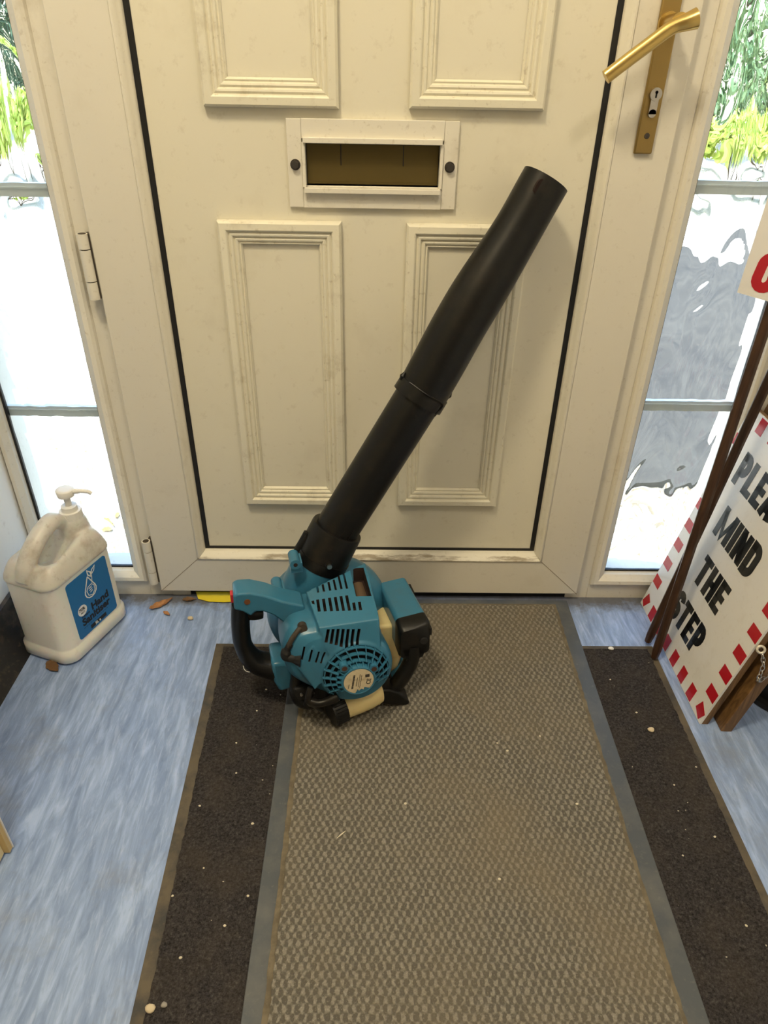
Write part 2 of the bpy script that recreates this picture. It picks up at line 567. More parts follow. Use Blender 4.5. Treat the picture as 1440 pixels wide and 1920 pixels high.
# mitre joints at the sash corners
bm = bmesh.new()
for s in (-1, 1):
    a, b = Vector((s * ox, SY, oz0)), Vector((s * ix, SY, iz0))
    d = (b - a).normalized(); n = Vector((d.z, 0, -d.x)) * .0006
    hexa(bm, [a + n, b + n, b - n, a - n], (0, .0003, 0))
obj('mitre_joint', bm, mat('joint_grime', (.28, .23, .16), .8), door)
bm = bmesh.new(); ringf(bm, [(.3490, .0034, .118, 1.95), (.3365, .0032, .1300, 1.95)])
obj('seal', bm, SEAL_AND_SHADE, door)
bm = bmesh.new(); bx(bm, -.347, .347, .004, .03, .12, 1.96)
# letter slot opening
cb = bmesh.new(); bx(cb, -.106, .106, -.02, .05, .824, .886)
bm = cut(bm, cb)
obj('door_panel', bm, [PANEL, UPVC_D], door)
# raised mouldings: outer flat, then four steps down to the inner field
def moulding(x0, x1, z0, z1):
    pr = [(0, .0035), (.0008, -.006), (.0040, -.0100), (.0135, -.0108), (.0152, -.0095), (.0172, -.0055), (.0205, -.0075), (.0232, -.0068), (.0252, -.0030), (.0282, -.0048), (.0308, -.0040), (.0326, -.0008), (.0350, -.0020), (.038, .0032)]
    bm = bmesh.new()
    loft(bm, [[(x0 + d, y, z0 + d), (x1 - d, y, z0 + d), (x1 - d, y, z1 - d), (x0 + d, y, z1 - d)] for d, y in pr], cap=False)
    return obj('panel_moulding', bm, MOULD, door, smooth=True, angle=18)
moulding(-.2490, -.0505, .928, 1.50)
moulding(.0525, .2515, .930, 1.50)
moulding(-.2480, -.0495, .2390, .7725)
moulding(.0545, .2525, .2390, .7715)
# little yellow remnants under the door
# letter plate
lp = empty('letter_plate', (0, 0, .855), parent=door)
bm = bmesh.new()
for x0, x1, z0, z1 in ((-.130, -.108, -.062, .060), (.107, .129, -.062, .060)):
    bx(bm, x0, x1, -.0025, .004, z0, z1)
for x0, x1, z0, z1 in ((-.1078, .1068, .034, .0605), (-.1078, .1068, -.0625, -.034)):
    bx(bm, x0, x1, -.0035, .004, z0, z1)
bx(bm, -.1055, .1045, -.010, .004, .0285, .0362)
bx(bm, -.1055, .1045, -.013, .004, -.0400, -.0325)
bx(bm, -.1078, -.1030, -.006, .028, -.033, .0295)
bx(bm, .1020, .1068, -.006, .028, -.033, .0295)
bx(bm, -.104, .103, .003, .028, -.0385, -.0310)
obj('surround', bm, UPVC_D, lp, bevel=.0008)
bm = bmesh.new(); bx(bm, -.1015, .1005, .010, .013, -.029, .026)
bx(bm, -.1015, .1005, .0085, .013, -.029, -.0265)
fl_ = obj('flap', bm, BRASS_D, lp)
for s_ in (-.050, .046):
    bm = bmesh.new(); bx(bm, s_, s_ + .0013, .0094, .0102, -.003, .026); obj('hinge_slot', bm, SEAL_AND_SHADE, fl_)
bm = bmesh.new(); bx(bm, -.1059, .1059, .0145, .034, -.0308, .0308); obj('slot_light_block', bm, SEAL_AND_SHADE, lp)  # box added behind the flap to block daylight through the slot
for s in (-.1185, .1175):
    bm = bmesh.new()
    cyl(bm, (s, -.0035, -.0015), (s, -.0025, -.0015), .0078, seg=18)
    cyl(bm, (s, -.009, -.0015), (s, -.003, -.0015), .0058, .0062, seg=6)
    obj('bolt', bm, BOLT, lp)

# lever handle, long brass plate
hd = empty('door_handle', (.4035, SY, 1.0), parent=door)
bm = bmesh.new()
bx(bm, -.0135, .0135, -.0065, 0, -.122, .115)
obj('back_plate', bm, BRASS_P, hd, bevel=.002, smooth=True)
bm = bmesh.new()
cyl(bm, (.0, -.0065, .038), (.0, -.010, .038), .0145, .0140)
cyl(bm, (.0, -.010, .038), (.0, -.050, .038), .0105, .0115)
bm2pts = smoothpath([(.020, -.052, .0425), (.008, -.053, .0385), (-.010, -.0525, .032), (-.035, -.052, .014), (-.062, -.052, -.006), (-.087, -.052, -.025)], 4)
n = len(bm2pts)
tube(bm, bm2pts, [.0125 - .0035 * min(1, i / (n * .35)) for i in range(n)], 20, sx=1.0, sy=.85)
obj('lever', bm, BRASS, hd, smooth=True, angle=50)
bm = bmesh.new()
cyl(bm, (.001, -.0062, -.045), (.001, -.0115, -.045), .0088, .0084, seg=26)
bx(bm, -.0045, .0065, -.0105, -.0060, -.070, -.045)
cyl(bm, (.001, -.0060, -.069), (.001, -.0105, -.069), .0055, seg=18)
k = obj('lock_cylinder', bm, STEEL, hd, smooth=True)
bm = bmesh.new(); bx(bm, .0000, .0024, -.0119, -.0108, -.0495, -.0405); cyl(bm, (.0012, -.0119, -.0425), (.0012, -.0110, -.0425), .0022, seg=12)
obj('keyhole', bm, SEAL_AND_SHADE, k)
bm = bmesh.new(); cyl(bm, (.001, -.0062, -.098), (.001, -.0078, -.098), .0042, .0036, seg=16); bx(bm, -.0008, .0028, -.0082, -.0077, -.0985, -.0975)
obj('screw', bm, BOLT, hd, smooth=True)

# hinges on the left
for z0, z1 in ((.648, .752), (.046, .156)):
    hg = empty('hinge', (-.4565, -.008, z0), parent=door)
    h = z1 - z0
    bm = bmesh.new()
    for a, b in ((0, .28), (.285, .765), (.77, 1.0)):
        cyl(bm, (-.003, -.010, h * a + .0006), (-.003, -.010, h * b - .0006), .0085, seg=24)
    obj('knuckle', bm, UPVC_D, hg, smooth=True)
    bm = bmesh.new()
    bx(bm, -.001, .007, -.009, .008, .001, h - .001)
    cyl(bm, (-.003, -.010, .0), (-.003, -.010, h), .0062, seg=16)
    obj('pin', bm, mat('grimy_hinge', (.07, .055, .04), .6, .3), hg)

# yellow wedge of card poking from under the door
YEL = mat('yellow_card', (.72, .58, .02), .5)
bm = bmesh.new()
poly = [(-.372, -.018), (-.347, -.027), (-.315, -.0285), (-.288, -.026), (-.262, -.008), (-.262, .01), (-.385, .01)]
rings = [[(a, b, .0022 + (.004 if b > 0 else 0)) for a, b in poly], [(a, b, .0034 + (.004 if b > 0 else 0)) for a, b in poly]]
loft(bm, rings)
tag(obj('yellow_packet', bm, YEL), 'yellow packet sticking out from under the front door', 'packet')

# ------------------------------------------------------------------ inner door on the left, just in view
d2 = tag(empty('door_2', (-.55, -.6, 0)), kind='structure')
WOODC = mat('cream_painted_wood', (.80, .68, .42), .45)
bm = bmesh.new(); bx(bm, -.026, .018, -.78, .004, .004, 2.0); obj('door_leaf', bm, WOODC, d2, bevel=.001)
EDG = mat('bare_edge_wood', (.62, .45, .20), .6)
bm = bmesh.new(); bx(bm, -.026, .026, .0045, .0125, .004, 2.0); obj('edge_strip', bm, [EDG], d2)
bm = bmesh.new(); bx(bm, -.026, .0275, .0126, .0145, .004, 2.0); obj('draught_strip', bm, mat('white_strip', (.8, .78, .74), .5), d2)

# ------------------------------------------------------------------ mats
FELT = mat('charcoal_carpet', (.035, .031, .032), .95, spec=.1)
co = coords(FELT)
nf = noise_tex(FELT, co, 260, 3, .8)
nf2 = noise_tex(FELT, co, 14, 5, .6)
cf = ramp(FELT, nf, [(.32, (.016, .0145, .0155)), (.55, (.052, .047, .048)), (.75, (.11, .10, .095))])
cf = mixc(FELT, ramp(FELT, nf2, [(.45, (0, 0, 0)), (.75, (.45,) * 3)]), cf, (.085, .07, .055))
cf = mixc(FELT, ramp(FELT, noise_tex(FELT, co, 150, 1, .3), [(.805, (0, 0, 0)), (.82, (1, 1, 1))]), cf, (.55, .5, .4))
LK(FELT, cf, bsdf(FELT).inputs['Base Color'])
bump(FELT, nf, .9, .004)
RUBB = mat('dusty_rubber_edge', (.06, .055, .045), .7)
dirty(RUBB, (.05, .048, .045), (.13, .105, .07), .9, 20, (.35, .6), 120)
under = tag(empty('door_mat', (.14, -.155, 0)), 'large charcoal carpet mat lying under the grey ribbed mat', 'mat')
L0, L1, R0, R1 = -.447, -.428, .433, .431   # left edge at the door end / room end, right edge
def quadslab(bm, pts, z0, z1, mi=0):
    a = [bm.verts.new((x, y, z0)) for x, y in pts]; b = [bm.verts.new((x, y, z1)) for x, y in pts]
    fs = [bm.faces.new(a[::-1]), bm.faces.new(b)]
    for i in range(len(pts)): fs.append(bm.faces.new((a[i], a[(i + 1) % len(pts)], b[(i + 1) % len(pts)], b[i])))
    for f in fs: f.material_index = mi
LEN = 1.35
xl = lambda y: L0 + (.022 / .654) * (-y) if y > -.655 else L0 + .022
bm = bmesh.new(); quadslab(bm, [(L0 + .0, 0), (R0, 0), (R1, -LEN), (L0 + .044, -LEN)], .0003, .0030)
obj('rubber_border', bm, RUBB, under, bevel=.001)
bm = bmesh.new()
# slightly ragged pile edge
def ragged(x0, x1, y0, y1, amp, step):
    pts = []
    n = max(2, int(abs(y1 - y0) / step))
    for i in range(n + 1):
        t = i / n
        pts.append((x0 + (x1 - x0) * t + random.uniform(-amp, amp), y0 + (y1 - y0) * t))
    return pts
pl = ragged(L0 + .018, L0 + .062, -.012, -LEN + .015, .0012, .008)
pr_ = ragged(R1 - .016, R0 - .014, -LEN + .015, -.012, .0012, .008)
quadslab(bm, pl + pr_, .0030, .0062)
obj('pile', bm, FELT, under)

WEAVE = mat('ribbed_grey_carpet', (.2, .18, .14), .95, spec=.1)
co = coords(WEAVE)
dn = N(WEAVE, 'TexNoise'); dn.inputs['Scale'].default_value = 120; dn.inputs['Detail'].default_value = 2; LK(WEAVE, co, dn.inputs['Vector'])
sub = N(WEAVE, 'VectorMath', operation='SUBTRACT'); LK(WEAVE, dn.outputs['Color'], sub.inputs[0]); sub.inputs[1].default_value = (.5, .5, .5)
scl = N(WEAVE, 'VectorMath', operation='SCALE'); LK(WEAVE, sub.outputs[0], scl.inputs[0]); scl.inputs['Scale'].default_value = .0092
add = N(WEAVE, 'VectorMath', operation='ADD'); LK(WEAVE, co, add.inputs[0]); LK(WEAVE, scl.outputs[0], add.inputs[1])
rot = N(WEAVE, 'Mapping'); rot.inputs['Rotation'].default_value = (0, 0, R(90)); rot.inputs['Scale'].default_value = (1, 1, 1); LK(WEAVE, add.outputs[0], rot.inputs[0])
sp_ = N(WEAVE, 'SeparateXYZ'); LK(WEAVE, add.outputs[0], sp_.inputs[0])
def cosw(src, period):
    m1 = N(WEAVE, 'Math', operation='MULTIPLY'); LK(WEAVE, src, m1.inputs[0]); m1.inputs[1].default_value = 2 * math.pi / period
    m2 = N(WEAVE, 'Math', operation='COSINE'); LK(WEAVE, m1.outputs[0], m2.inputs[0])
    return m2.outputs[0]
mm = N(WEAVE, 'Math', operation='MULTIPLY'); LK(WEAVE, cosw(sp_.outputs[0], .0108), mm.inputs[0]); LK(WEAVE, cosw(sp_.outputs[1], .0190), mm.inputs[1])
mrw = N(WEAVE, 'MapRange'); LK(WEAVE, mm.outputs[0], mrw.inputs[0])
mrw.inputs[1].default_value = -.25; mrw.inputs[2].default_value = .45; mrw.inputs[3].default_value = 1; mrw.inputs[4].default_value = 0
fine = noise_tex(WEAVE, co, 420, 3, .8)
cw = mixc(WEAVE, mrw.outputs[0], (.31, .288, .245), (.130, .120, .102))
cw = mixc(WEAVE, ramp(WEAVE, fine, [(.35, (.45,) * 3), (.6, (0, 0, 0))]), cw, (.11, .10, .082))
cw = mixc(WEAVE, ramp(WEAVE, fine, [(.58, (0, 0, 0)), (.75, (.5,) * 3)]), cw, (.55, .52, .44))
cw = mixc(WEAVE, ramp(WEAVE, noise_tex(WEAVE, co, 3.5, 4, .6), [(.42, (0, 0, 0)), (.68, (.55,) * 3)]), cw, (.235, .195, .135))
LK(WEAVE, cw, bsdf(WEAVE).inputs['Base Color'])
iv = N(WEAVE, 'Math', operation='SUBTRACT'); iv.inputs[0].default_value = 1; LK(WEAVE, mrw.outputs[0], iv.inputs[1])
ad2 = N(WEAVE, 'Math', operation='ADD'); LK(WEAVE, iv.outputs[0], ad2.inputs[0]); LK(WEAVE, fine, ad2.inputs[1])
bump(WEAVE, ad2.outputs[0], .7, .003)
GRUB = mat('grey_rubber_border', (.085, .095, .105), .45)
dirty(GRUB, (.075, .085, .097), (.17, .165, .15), .55, 16, (.45, .75), 110)
DUST = mat('dust_line', (.19, .15, .10), .95, spec=.1)
dirty(DUST, (.13, .11, .08), (.22, .185, .13), .7, 40, (.4, .6), 200)
top = tag(empty('entrance_mat', (.139, -.003, .0064)), 'grey ribbed entrance mat with a rubber border, in front of the door', 'mat')
W2 = .2875
bm = bmesh.new(); quadslab(bm, [(-W2 - .002, -.018), (W2 + .002, -.018), (W2 - .006, -1.20), (-W2 - .001, -1.20)], 0, .0028)
obj('rubber_border', bm, GRUB, top, bevel=.001)
bm = bmesh.new(); quadslab(bm, ragged(-W2 + .023, -W2 + .025, -.034, -1.16, .001, .01) + ragged(W2 - .034, W2 - .026, -1.16, -.034, .001, .01), .0028, .0045)
obj('dusty_edge', bm, DUST, top)
bm = bmesh.new(); quadslab(bm, ragged(-W2 + .031, -W2 + .033, -.040, -1.15, .0013, .006) + ragged(W2 - .041, W2 - .033, -1.15, -.040, .0013, .006), .0028, .0068)
obj('ribbed_pile', bm, WEAVE, top)

# ------------------------------------------------------------------ leaf blower
PSI, TL = R(13), R(5)
bX = Vector((math.cos(PSI), math.sin(PSI), 0))
nh = Vector((math.sin(PSI), -math.cos(PSI), 0))
bZ = Vector((0, 0, 1)) * math.cos(TL) - nh * math.sin(TL)
bY = bZ.cross(bX)
bl = empty('leaf_blower')
mb_ = Matrix((bX, bY, bZ)).transposed().to_4x4(); mb_.translation = Vector((0, -.24, 0))
bl.matrix_world = mb_
tag(bl, 'blue leaf blower with a long black tube leaning on the front door', 'leaf blower')
BLUE = mat('blue_plastic', (.022, .18, .36), .30)
dirty(BLUE, (.036, .165, .275), (.055, .12, .165), .5, 14, (.5, .75), 80)
BLK = mat('black_plastic', (.006, .006, .006), .36, spec=.35)
dirty(BLK, (.006, .006, .006), (.028, .021, .014), .5, 16, (.52, .75), 90)
RUB = mat('black_rubber', (.010, .010, .010), .6)
HOLE = mat('dark_inside', (.022, .010, .008), .8)
TANK = mat('cream_fuel_tank', (.72, .58, .28), .42, sss=.25)
dirty(TANK, (.74, .61, .31), (.55, .38, .14), .4, 14, (.5, .75), 90)

# volute (fan housing): round drum, rounded rim
bm = bmesh.new()
cx, cz, RV = -.064, .129, .1135
prof = [(.000, .012), (.070, .012), (.085, .016), (.100, .028), (.1105, .045), (.1135, .062), (.1105, .082), (.100, .098), (.085, .108), (.07, .112), (0, .112)]
rings = []
for r_, y_ in prof:
    r_ = max(r_, .001)
    rings.append([(cx + r_ * math.cos(R(a * 5)), y_ , cz + r_ * .955 * math.sin(R(a * 5))) for a in range(72)])
loft(bm, rings)
# outlet growing from the drum towards the tube
ax0, ax1 = Vector((-.144, .05, .108)), Vector((-.0735, .05, .243))
pts = [ax0.lerp(ax1, t / 6) for t in range(7)]
tube(bm, pts, [.022, .034, .041, .045, .0465, .047, .047], 32)
fpts = [Vector((-.115, .05, .170)), Vector((-.06, .05, .215))]
tube(bm, [(-.075, .052, .14), (-.062, .050, .232)], [.06, .030], 24)
bm = baked(bm, [('REMESH', dict(mode='VOXEL', voxel_size=.0026, use_smooth_shade=True)), ('SMOOTH', dict(factor=.5, iterations=10))])
obj('fan_housing', bm, BLUE, bl, smooth=True, angle=180)
for x, z, y0, y1 in ((-.1235, .2755, -.006, .030), (-.157, .2305, -.012, .022)):
    bm = bmesh.new(); cyl(bm, (x, y0, z), (x, y1, z), .0092, seg=24)
    bx(bm, x - .008, x + .012, y0 + .004, y1, z - .018, z)
    obj('screw_boss', bm, BLUE, bl, smooth=True)
for x, z, y0 in ((-.1235, .2755, -.0065), (-.157, .2305, -.0125)):
    bm = bmesh.new(); cyl(bm, (x, y0, z), (x, y0 + .001, z), .0036, seg=16)
    obj('boss_hole', bm, HOLE, bl)

# engine cover: remeshed union of the rounded shell, the top box and the recoil dome, then slots cut through
def ring_at(y, poly): return [(p.x, y, p.y) for p in smoothloop(poly, 5)]
shell_out = [(-.150, .205), (-.160, .185), (-.1635, .158), (-.157, .128), (-.138, .104), (-.112, .083), (-.086, .066), (-.052, .0575), (-.018, .066), (.0035, .088), (.0125, .122), (.008, .158), (.000, .195), (-.004, .214), (-.030, .218), (-.100, .218), (-.135, .214)]
ccx, ccz = -.075, .140
def scale_poly(poly, k, dx=0, dz=0): return [((a - ccx) * k + ccx + dx, (b - ccz) * k + ccz + dz) for a, b in poly]
bm = bmesh.new()
loft(bm, [ring_at(-.004, scale_poly(shell_out, .97)), ring_at(-.03, scale_poly(shell_out, 1.0)), ring_at(-.085, scale_poly(shell_out, 1.0)), ring_at(-.100, scale_poly(shell_out, .975)), ring_at(-.110, scale_poly(shell_out, .91, .004, 0)), ring_at(-.117, scale_poly(shell_out, .80, .008, 0)), ring_at(-.121, scale_poly(shell_out, .60, .012, 0))])
# top box with sloping top
tb = [(-.112, .012, .2545), (-.112, .012, .19)]
def hexpts(bm, p):
    v = [bm.verts.new(q) for q in p]
    for q in ((0, 1, 2, 3), (4, 7, 6, 5), (0, 4, 5, 1), (1, 5, 6, 2), (2, 6, 7, 3), (3, 7, 4, 0)):
        bm.faces.new([v[i] for i in q])
zt = lambda y: .250 + .26 * y
hexpts(bm, [(-.112, -.036, .16), (.000, .010, .16), (.000, .010, zt(.010)), (-.112, -.036, zt(-.036)),
            (-.106, -.1135, .16), (-.003, -.1135, .16), (-.004, -.1135, zt(-.1135)), (-.103, -.1135, zt(-.1135))])
# front of the box running down into the shell
hexpts(bm, [(-.106, -.08, .12), (.004, -.08, .12), (-.001, -.08, .22), (-.104, -.08, .22),
            (-.085, -.134, .140), (-.006, -.134, .140), (-.0045, -.114, .2195), (-.102, -.114, .2195)])
# recoil dome
dcx, dcz = -.0475, .128
rings = []
for r_, y_ in ((.063, -.06), (.066, -.10), (.0655, -.112), (.0625, -.121), (.0585, -.126), (.0575, -.1265), (.001, -.1265)):
    rings.append([(dcx + r_ * math.cos(R(a * 6)), y_, dcz + r_ * math.sin(R(a * 6))) for a in range(60)])
loft(bm, rings)
# left facet bulge under the small slots
hexpts(bm, [(-.155, -.07, .145), (-.10, -.07, .09), (-.06, -.07, .13), (-.115, -.07, .205),
            (-.142, -.119, .150), (-.117, -.125, .104), (-.092, -.128, .135), (-.115, -.121, .190)])
bm = baked(bm, [('REMESH', dict(mode='VOXEL', voxel_size=.0018, use_smooth_shade=True)), ('SMOOTH', dict(factor=.5, iterations=5))])
cb = bmesh.new()
def slot_row(tops, bots, w, y, depth):
    for (x0, z0), (x1, z1) in zip(tops, bots):
        hexa(cb, [(x0, y, z0), (x0 + w, y, z0 - .0008), (x1 + w, y, z1 - .0008), (x1, y, z1)], (0, depth, 0))
# top rows, cut downwards through the sloping top
R1 = [(-.094, -.0273, -.0425), (-.0841, -.0261, -.042), (-.0736, -.0228, -.042), (-.064, -.0193, -.0423), (-.0543, -.0122, -.042), (-.045, -.0067, -.0427)]
for x, a, b in R1: hexa(cb, [(x, a, .243), (x + .0036, a, .243), (x + .0034, b, .239), (x - .0004, b, .239)], (0, 0, .012))
R2 = [(-.0984, -.0568, -.0818), (-.0887, -.0568, -.0831), (-.0786, -.0567, -.0846), (-.0688, -.0567, -.086), (-.0592, -.0567, -.0872), (-.0497, -.0567, -.0885), (-.041, -.0734, -.0898), (-.0315, -.0738, -.0908)]
for x, a, b in R2: hexa(cb, [(x, a, .233), (x + .0048, a, .233), (x + .0036, b, .229), (x - .0012, b, .229)], (0, 0, .014))
hexa(cb, [(-.1067, -.0578, .234), (-.1019, -.0578, .234), (-.1022, -.066, .232), (-.1060, -.064, .232)], (0, 0, .008))
hexa(cb, [(-.0303, .0006, .245), (-.0063, -.002, .245), (-.0064, -.0655, .235), (-.0321, -.0615, .235)], (0, 0, .022))
# front row
t3 = [(-.0907, .2165), (-.0829, .2155), (-.0748, .2145), (-.0667, .2132), (-.0586, .2118), (-.0504, .2105), (-.0409, .2095)]
b3 = [(-.0964, .1950), (-.0887, .1915), (-.0807, .1880), (-.073, .1845), (-.0649, .1812), (-.057, .1780), (-.0491, .1755)]
slot_row(t3, b3, .0048, -.125, .018)
t4 = [(-.1300, .1905), (-.1186, .1850), (-.1078, .1795), (-.0981, .1765)]
b4 = [(-.1360, .1660), (-.1248, .1625), (-.1145, .1600), (-.1065, .1580)]
slot_row(t4, b4, .0030, -.120, .018)
# recess behind the recoil grille
# recess: from lower left round the top to the right (the bottom of the dome is plain)
def ann(bmx, r0, r1, a0, a1, y0, y1, n=40, full=False):
    rr_ = []
    for k in range(n + (0 if full else 1)):
        a = R(a0 + (a1 - a0) * k / n)
        c, s = math.cos(a), math.sin(a)
        rr_.append([bmx.verts.new((dcx + r * c, y, dcz + r * s)) for r, y in ((r0, y0), (r1, y0), (r1, y1), (r0, y1))])
    m_ = len(rr_)
    for k in range(m_ if full else m_ - 1):
        A_, B_ = rr_[k], rr_[(k + 1) % m_]
        for i in range(4):
            j = (i + 1) % 4
            bmx.faces.new((A_[i], A_[j], B_[j], B_[i]))
    if not full:
        bmx.faces.new(rr_[0]); bmx.faces.new(rr_[-1][::-1])
c2b = bmesh.new(); ann(c2b, .0275, .0555, -25, 222, -.140, -.112, 48)
CUTS = [c2b, cb]
for q_ in CUTS: bm = cut(bm, q_)
obj('engine_cover', bm, [BLUE, HOLE], bl, smooth=True, angle=40)
# muffler glimpsed in the open window
bm = bmesh.new(); cyl(bm, (-.018, -.005, .212), (-.018, -.06, .205), .013, seg=20)
obj('exhaust', bm, mat('rusty_exhaust', (.16, .11, .07), .5, .3), bl, smooth=True)

# recoil grille: rings and vanes, hub, label, screws
gr = bmesh.new()
for r in (.0355, .0445, .0535):
    yb = -.1262 - (.0585 - r) * .62
    ann(gr, r - .0009, r + .0009, -25, 222, yb - .001, yb + .006, 48)
for ra, rb, off in ((.027, .0355, 6), (.0355, .0445, 0), (.0445, .0565, 3)):
    for k in range(14):
        a = -22 + off + k * 17.6
        if a > 222: continue
        a = R(a)
        yc = lambda r: -.1262 - (.0585 - r) * .62
        p0 = Vector((dcx + ra * math.cos(a), yc(ra), dcz + ra * math.sin(a)))
        a2 = a + R(4)
        p1 = Vector((dcx + rb * math.cos(a2), yc(rb), dcz + rb * math.sin(a2)))
        n_ = Vector((-math.sin(a), 0, math.cos(a))) * .0007
        hexa(gr, [p0 + n_, p1 + n_, p1 - n_, p0 - n_], (0, .003, 0))
grille = obj('grille', gr, BLUE, bl)
bm = bmesh.new()
rings = []
for r_, y_ in ((.030, -.125), (.0295, -.144), (.0285, -.1475), (.0268, -.1485), (.0258, -.1478), (.001, -.1478)):
    rings.append([(dcx + r_ * math.cos(R(a * 7.5)), y_, dcz + r_ * math.sin(R(a * 7.5))) for a in range(48)])
loft(bm, rings)
for x, z in ((-.0700, .1585), (-.0215, .1480)):
    cyl(bm, (x, -.148, z), (x, -.120, z), .0072, seg=24)
hub = obj('hub', bm, BLUE, bl, smooth=True)
RSC = mat('rusty_screw', (.07, .03, .02), .7)
for x, z in ((-.0700, .1585), (-.0215, .1480)):
    bm = bmesh.new(); cyl(bm, (x, -.1485, z), (x, -.1475, z), .0045, seg=18)
    obj('screw_hole', bm, RSC, hub)
# round paper label with a torn lower edge
bm = bmesh.new()
pts = []
for k in range(48):
    a = R(k * 7.5)
    r = .0248
    if 258 < k * 7.5 < 312: r = .0185 + .0022 * math.sin(k * 2.3)
    pts.append((dcx + r * math.cos(a), dcz + r * math.sin(a)))
prism(bm, pts, -.1483, -.1479)
PAPER = mat('worn_paper', (.62, .52, .34), .7)
dirty(PAPER, (.62, .53, .36), (.35, .25, .13), .6, 60, (.5, .7), 220)
lab = obj('label', bm, PAPER, hub)
INK = mat('ink', (.05, .045, .04), .7)
bm = bmesh.new()
def lab_m(x, z, ang):
    return Matrix.Translation((dcx + x, -.1484, dcz + z)) @ Matrix.Rotation(R(90), 4, 'X') @ Matrix.Rotation(R(ang), 4, 'Z')
join_bm(bm, text_bm('CE', .010, lab_m(.0185, -.010, 80), .0001, .0002))
for i, (x, l0, l1, w) in enumerate([(-.009, -.014, .014, .0030), (-.0030, -.010, .008, .0010), (.0005, -.012, .014, .0008), (.0035, -.014, .012, .0008), (-.0155, -.012, -.004, .0012)]):
    # rows of worn print
    z = l0
    while z < l1:
        s = random.uniform(.0008, .0028)
        xx = dcx + x + z * .16
        bx(bm, xx - w / 2, xx + w / 2, -.1486, -.1482, dcz + z, dcz + min(z + s, l1))
        z += s + .0006
bx(bm, dcx + .011, dcx + .018, -.1486, -.1482, dcz + .006, dcz + .012)
obj('print', bm, INK, lab)

# handle arm (blue) on the left
bm = bmesh.new()
arm = [(-.2305, .262), (-.222, .266), (-.202, .264), (-.178, .254), (-.153, .239), (-.118, .224), (-.118, .196), (-.150, .190), (-.170, .214), (-.186, .224), (-.198, .226), (-.206, .218), (-.218, .229), (-.2315, .236)]
loft(bm, [[(a, -.010, b) for a, b in arm], [(a, -.0545, b) for a, b in arm]])
obj('handle_arm', bm, BLUE, bl, smooth=True, bevel=.0035, seg=3, angle=50)
bm = bmesh.new(); cyl(bm, (-.2095, -.0555, .2485), (-.2095, -.053, .2485), .0050, seg=20)
obj('arm_screw', bm, mat('rust_screw', (.16, .06, .02), .6), bl)
bm = bmesh.new(); bx(bm, -.2355, -.2300, -.040, -.026, .240, .256)
obj('stop_switch', bm, mat('red_plastic', (.55, .03, .04), .4), bl, bevel=.001)
# black grip
bm = bmesh.new()
gp = smoothpath([(-.2200, -.033, .231), (-.2235, -.033, .205), (-.2255, -.033, .178), (-.2250, -.033, .150), (-.2180, -.033, .125), (-.2060, -.033, .106), (-.188, -.033, .095), (-.174, -.033, .091)], 5)
m_ = len(gp)
tube(bm, gp, [.0155 + .0105 * max(0, (i / m_ - .45)) * 1.7 for i in range(m_)], 22, sx=1.0, sy=1.15)
obj('grip', bm, BLK, bl, smooth=True, angle=60)
bm = bmesh.new()
tube(bm, smoothpath([(-.214, -.036, .212), (-.200, -.036, .209), (-.186, -.036, .207)], 4), [.010, .011, .011, .011, .011, .0105, .010, .0095, .008], 14, sy=.8)
obj('trigger', bm, BLK, bl, smooth=True)
# blue foot of the handle joining the body
bm = bmesh.new()
ft = [(-.182, .122), (-.166, .122), (-.150, .118), (-.140, .100), (-.143, .062), (-.172, .058), (-.180, .080)]
loft(bm, [[(a, -.004, b) for a, b in ft], [(a, -.062, b - .004) for a, b in ft]])
obj('handle_foot', bm, BLUE, bl, smooth=True, bevel=.006, seg=3, angle=60)
# spark lead and boot
bm = bmesh.new()
tube(bm, smoothpath([(-.128, -.098, .216), (-.136, -.104, .214), (-.148, -.108, .200), (-.153, -.108, .188)], 5), .0042, 12)
tube(bm, smoothpath([(-.128, -.092, .214), (-.128, -.104, .216)], 2), .0075, 14)
obj('cable', bm, mat('dirty_cable', (.045, .035, .026), .6), bl, smooth=True)
bm = bmesh.new()
tube(bm, smoothpath([(-.1505, -.107, .192), (-.157, -.106, .178), (-.158, -.106, .168), (-.146, -.109, .164), (-.138, -.109, .162)], 5), [.0055] * 5 + [.0085] * 6 + [.0080] * 5 + [.007] * 5, 14)
cyl(bm, (-.134, -.112, .162), (-.150, -.106, .163), .0135, .007, seg=18)
obj('plug_cap', bm, RUB, bl, smooth=True, angle=60)

# nozzle collar and tubes
AX = [Vector((-.089, .05, .213)), Vector((-.041, .05, .305)), Vector((.110, .05, .543)), Vector((.292, .05, .853))]
d1 = (AX[1] - AX[0]).normalized()
bm = bmesh.new()
tube(bm, [AX[0] + d1 * .028, AX[0] + d1 * .101, AX[0] + d1 * .1045, AX[0] + d1 * .1045], [.0478, .0462, .0450, .040], 48)
bandc = AX[0] + d1 * .034
tube(bm, [bandc, bandc + d1 * .014], [.0490, .0490], 48)
obj('collar', bm, BLK, bl, smooth=True, angle=40)
bm = bmesh.new()   # latch rib on the collar's side
side_v = Vector((-d1.z, 0, d1.x))
cyl(bm, AX[0] + d1 * .036 + side_v * .049, AX[0] + d1 * .078 + side_v * .047, .006, seg=14)
cyl(bm, AX[0] + d1 * .042 + side_v * .044, AX[0] + d1 * .074 + side_v * .044, .011, .008, seg=14)
obj('latch', bm, BLK, bl, smooth=True)
bm = bmesh.new()
sp = Vector((-.0660, .0035, .2620))
cyl(bm, sp, sp + Vector((0, -.006, 0)), .0068, seg=20)
obj('screw_seat', bm, BLK, bl, smooth=True)
bm = bmesh.new(); cyl(bm, sp + Vector((0, -.006, 0)), sp + Vector((0, -.0095, 0)), .0043, seg=18)
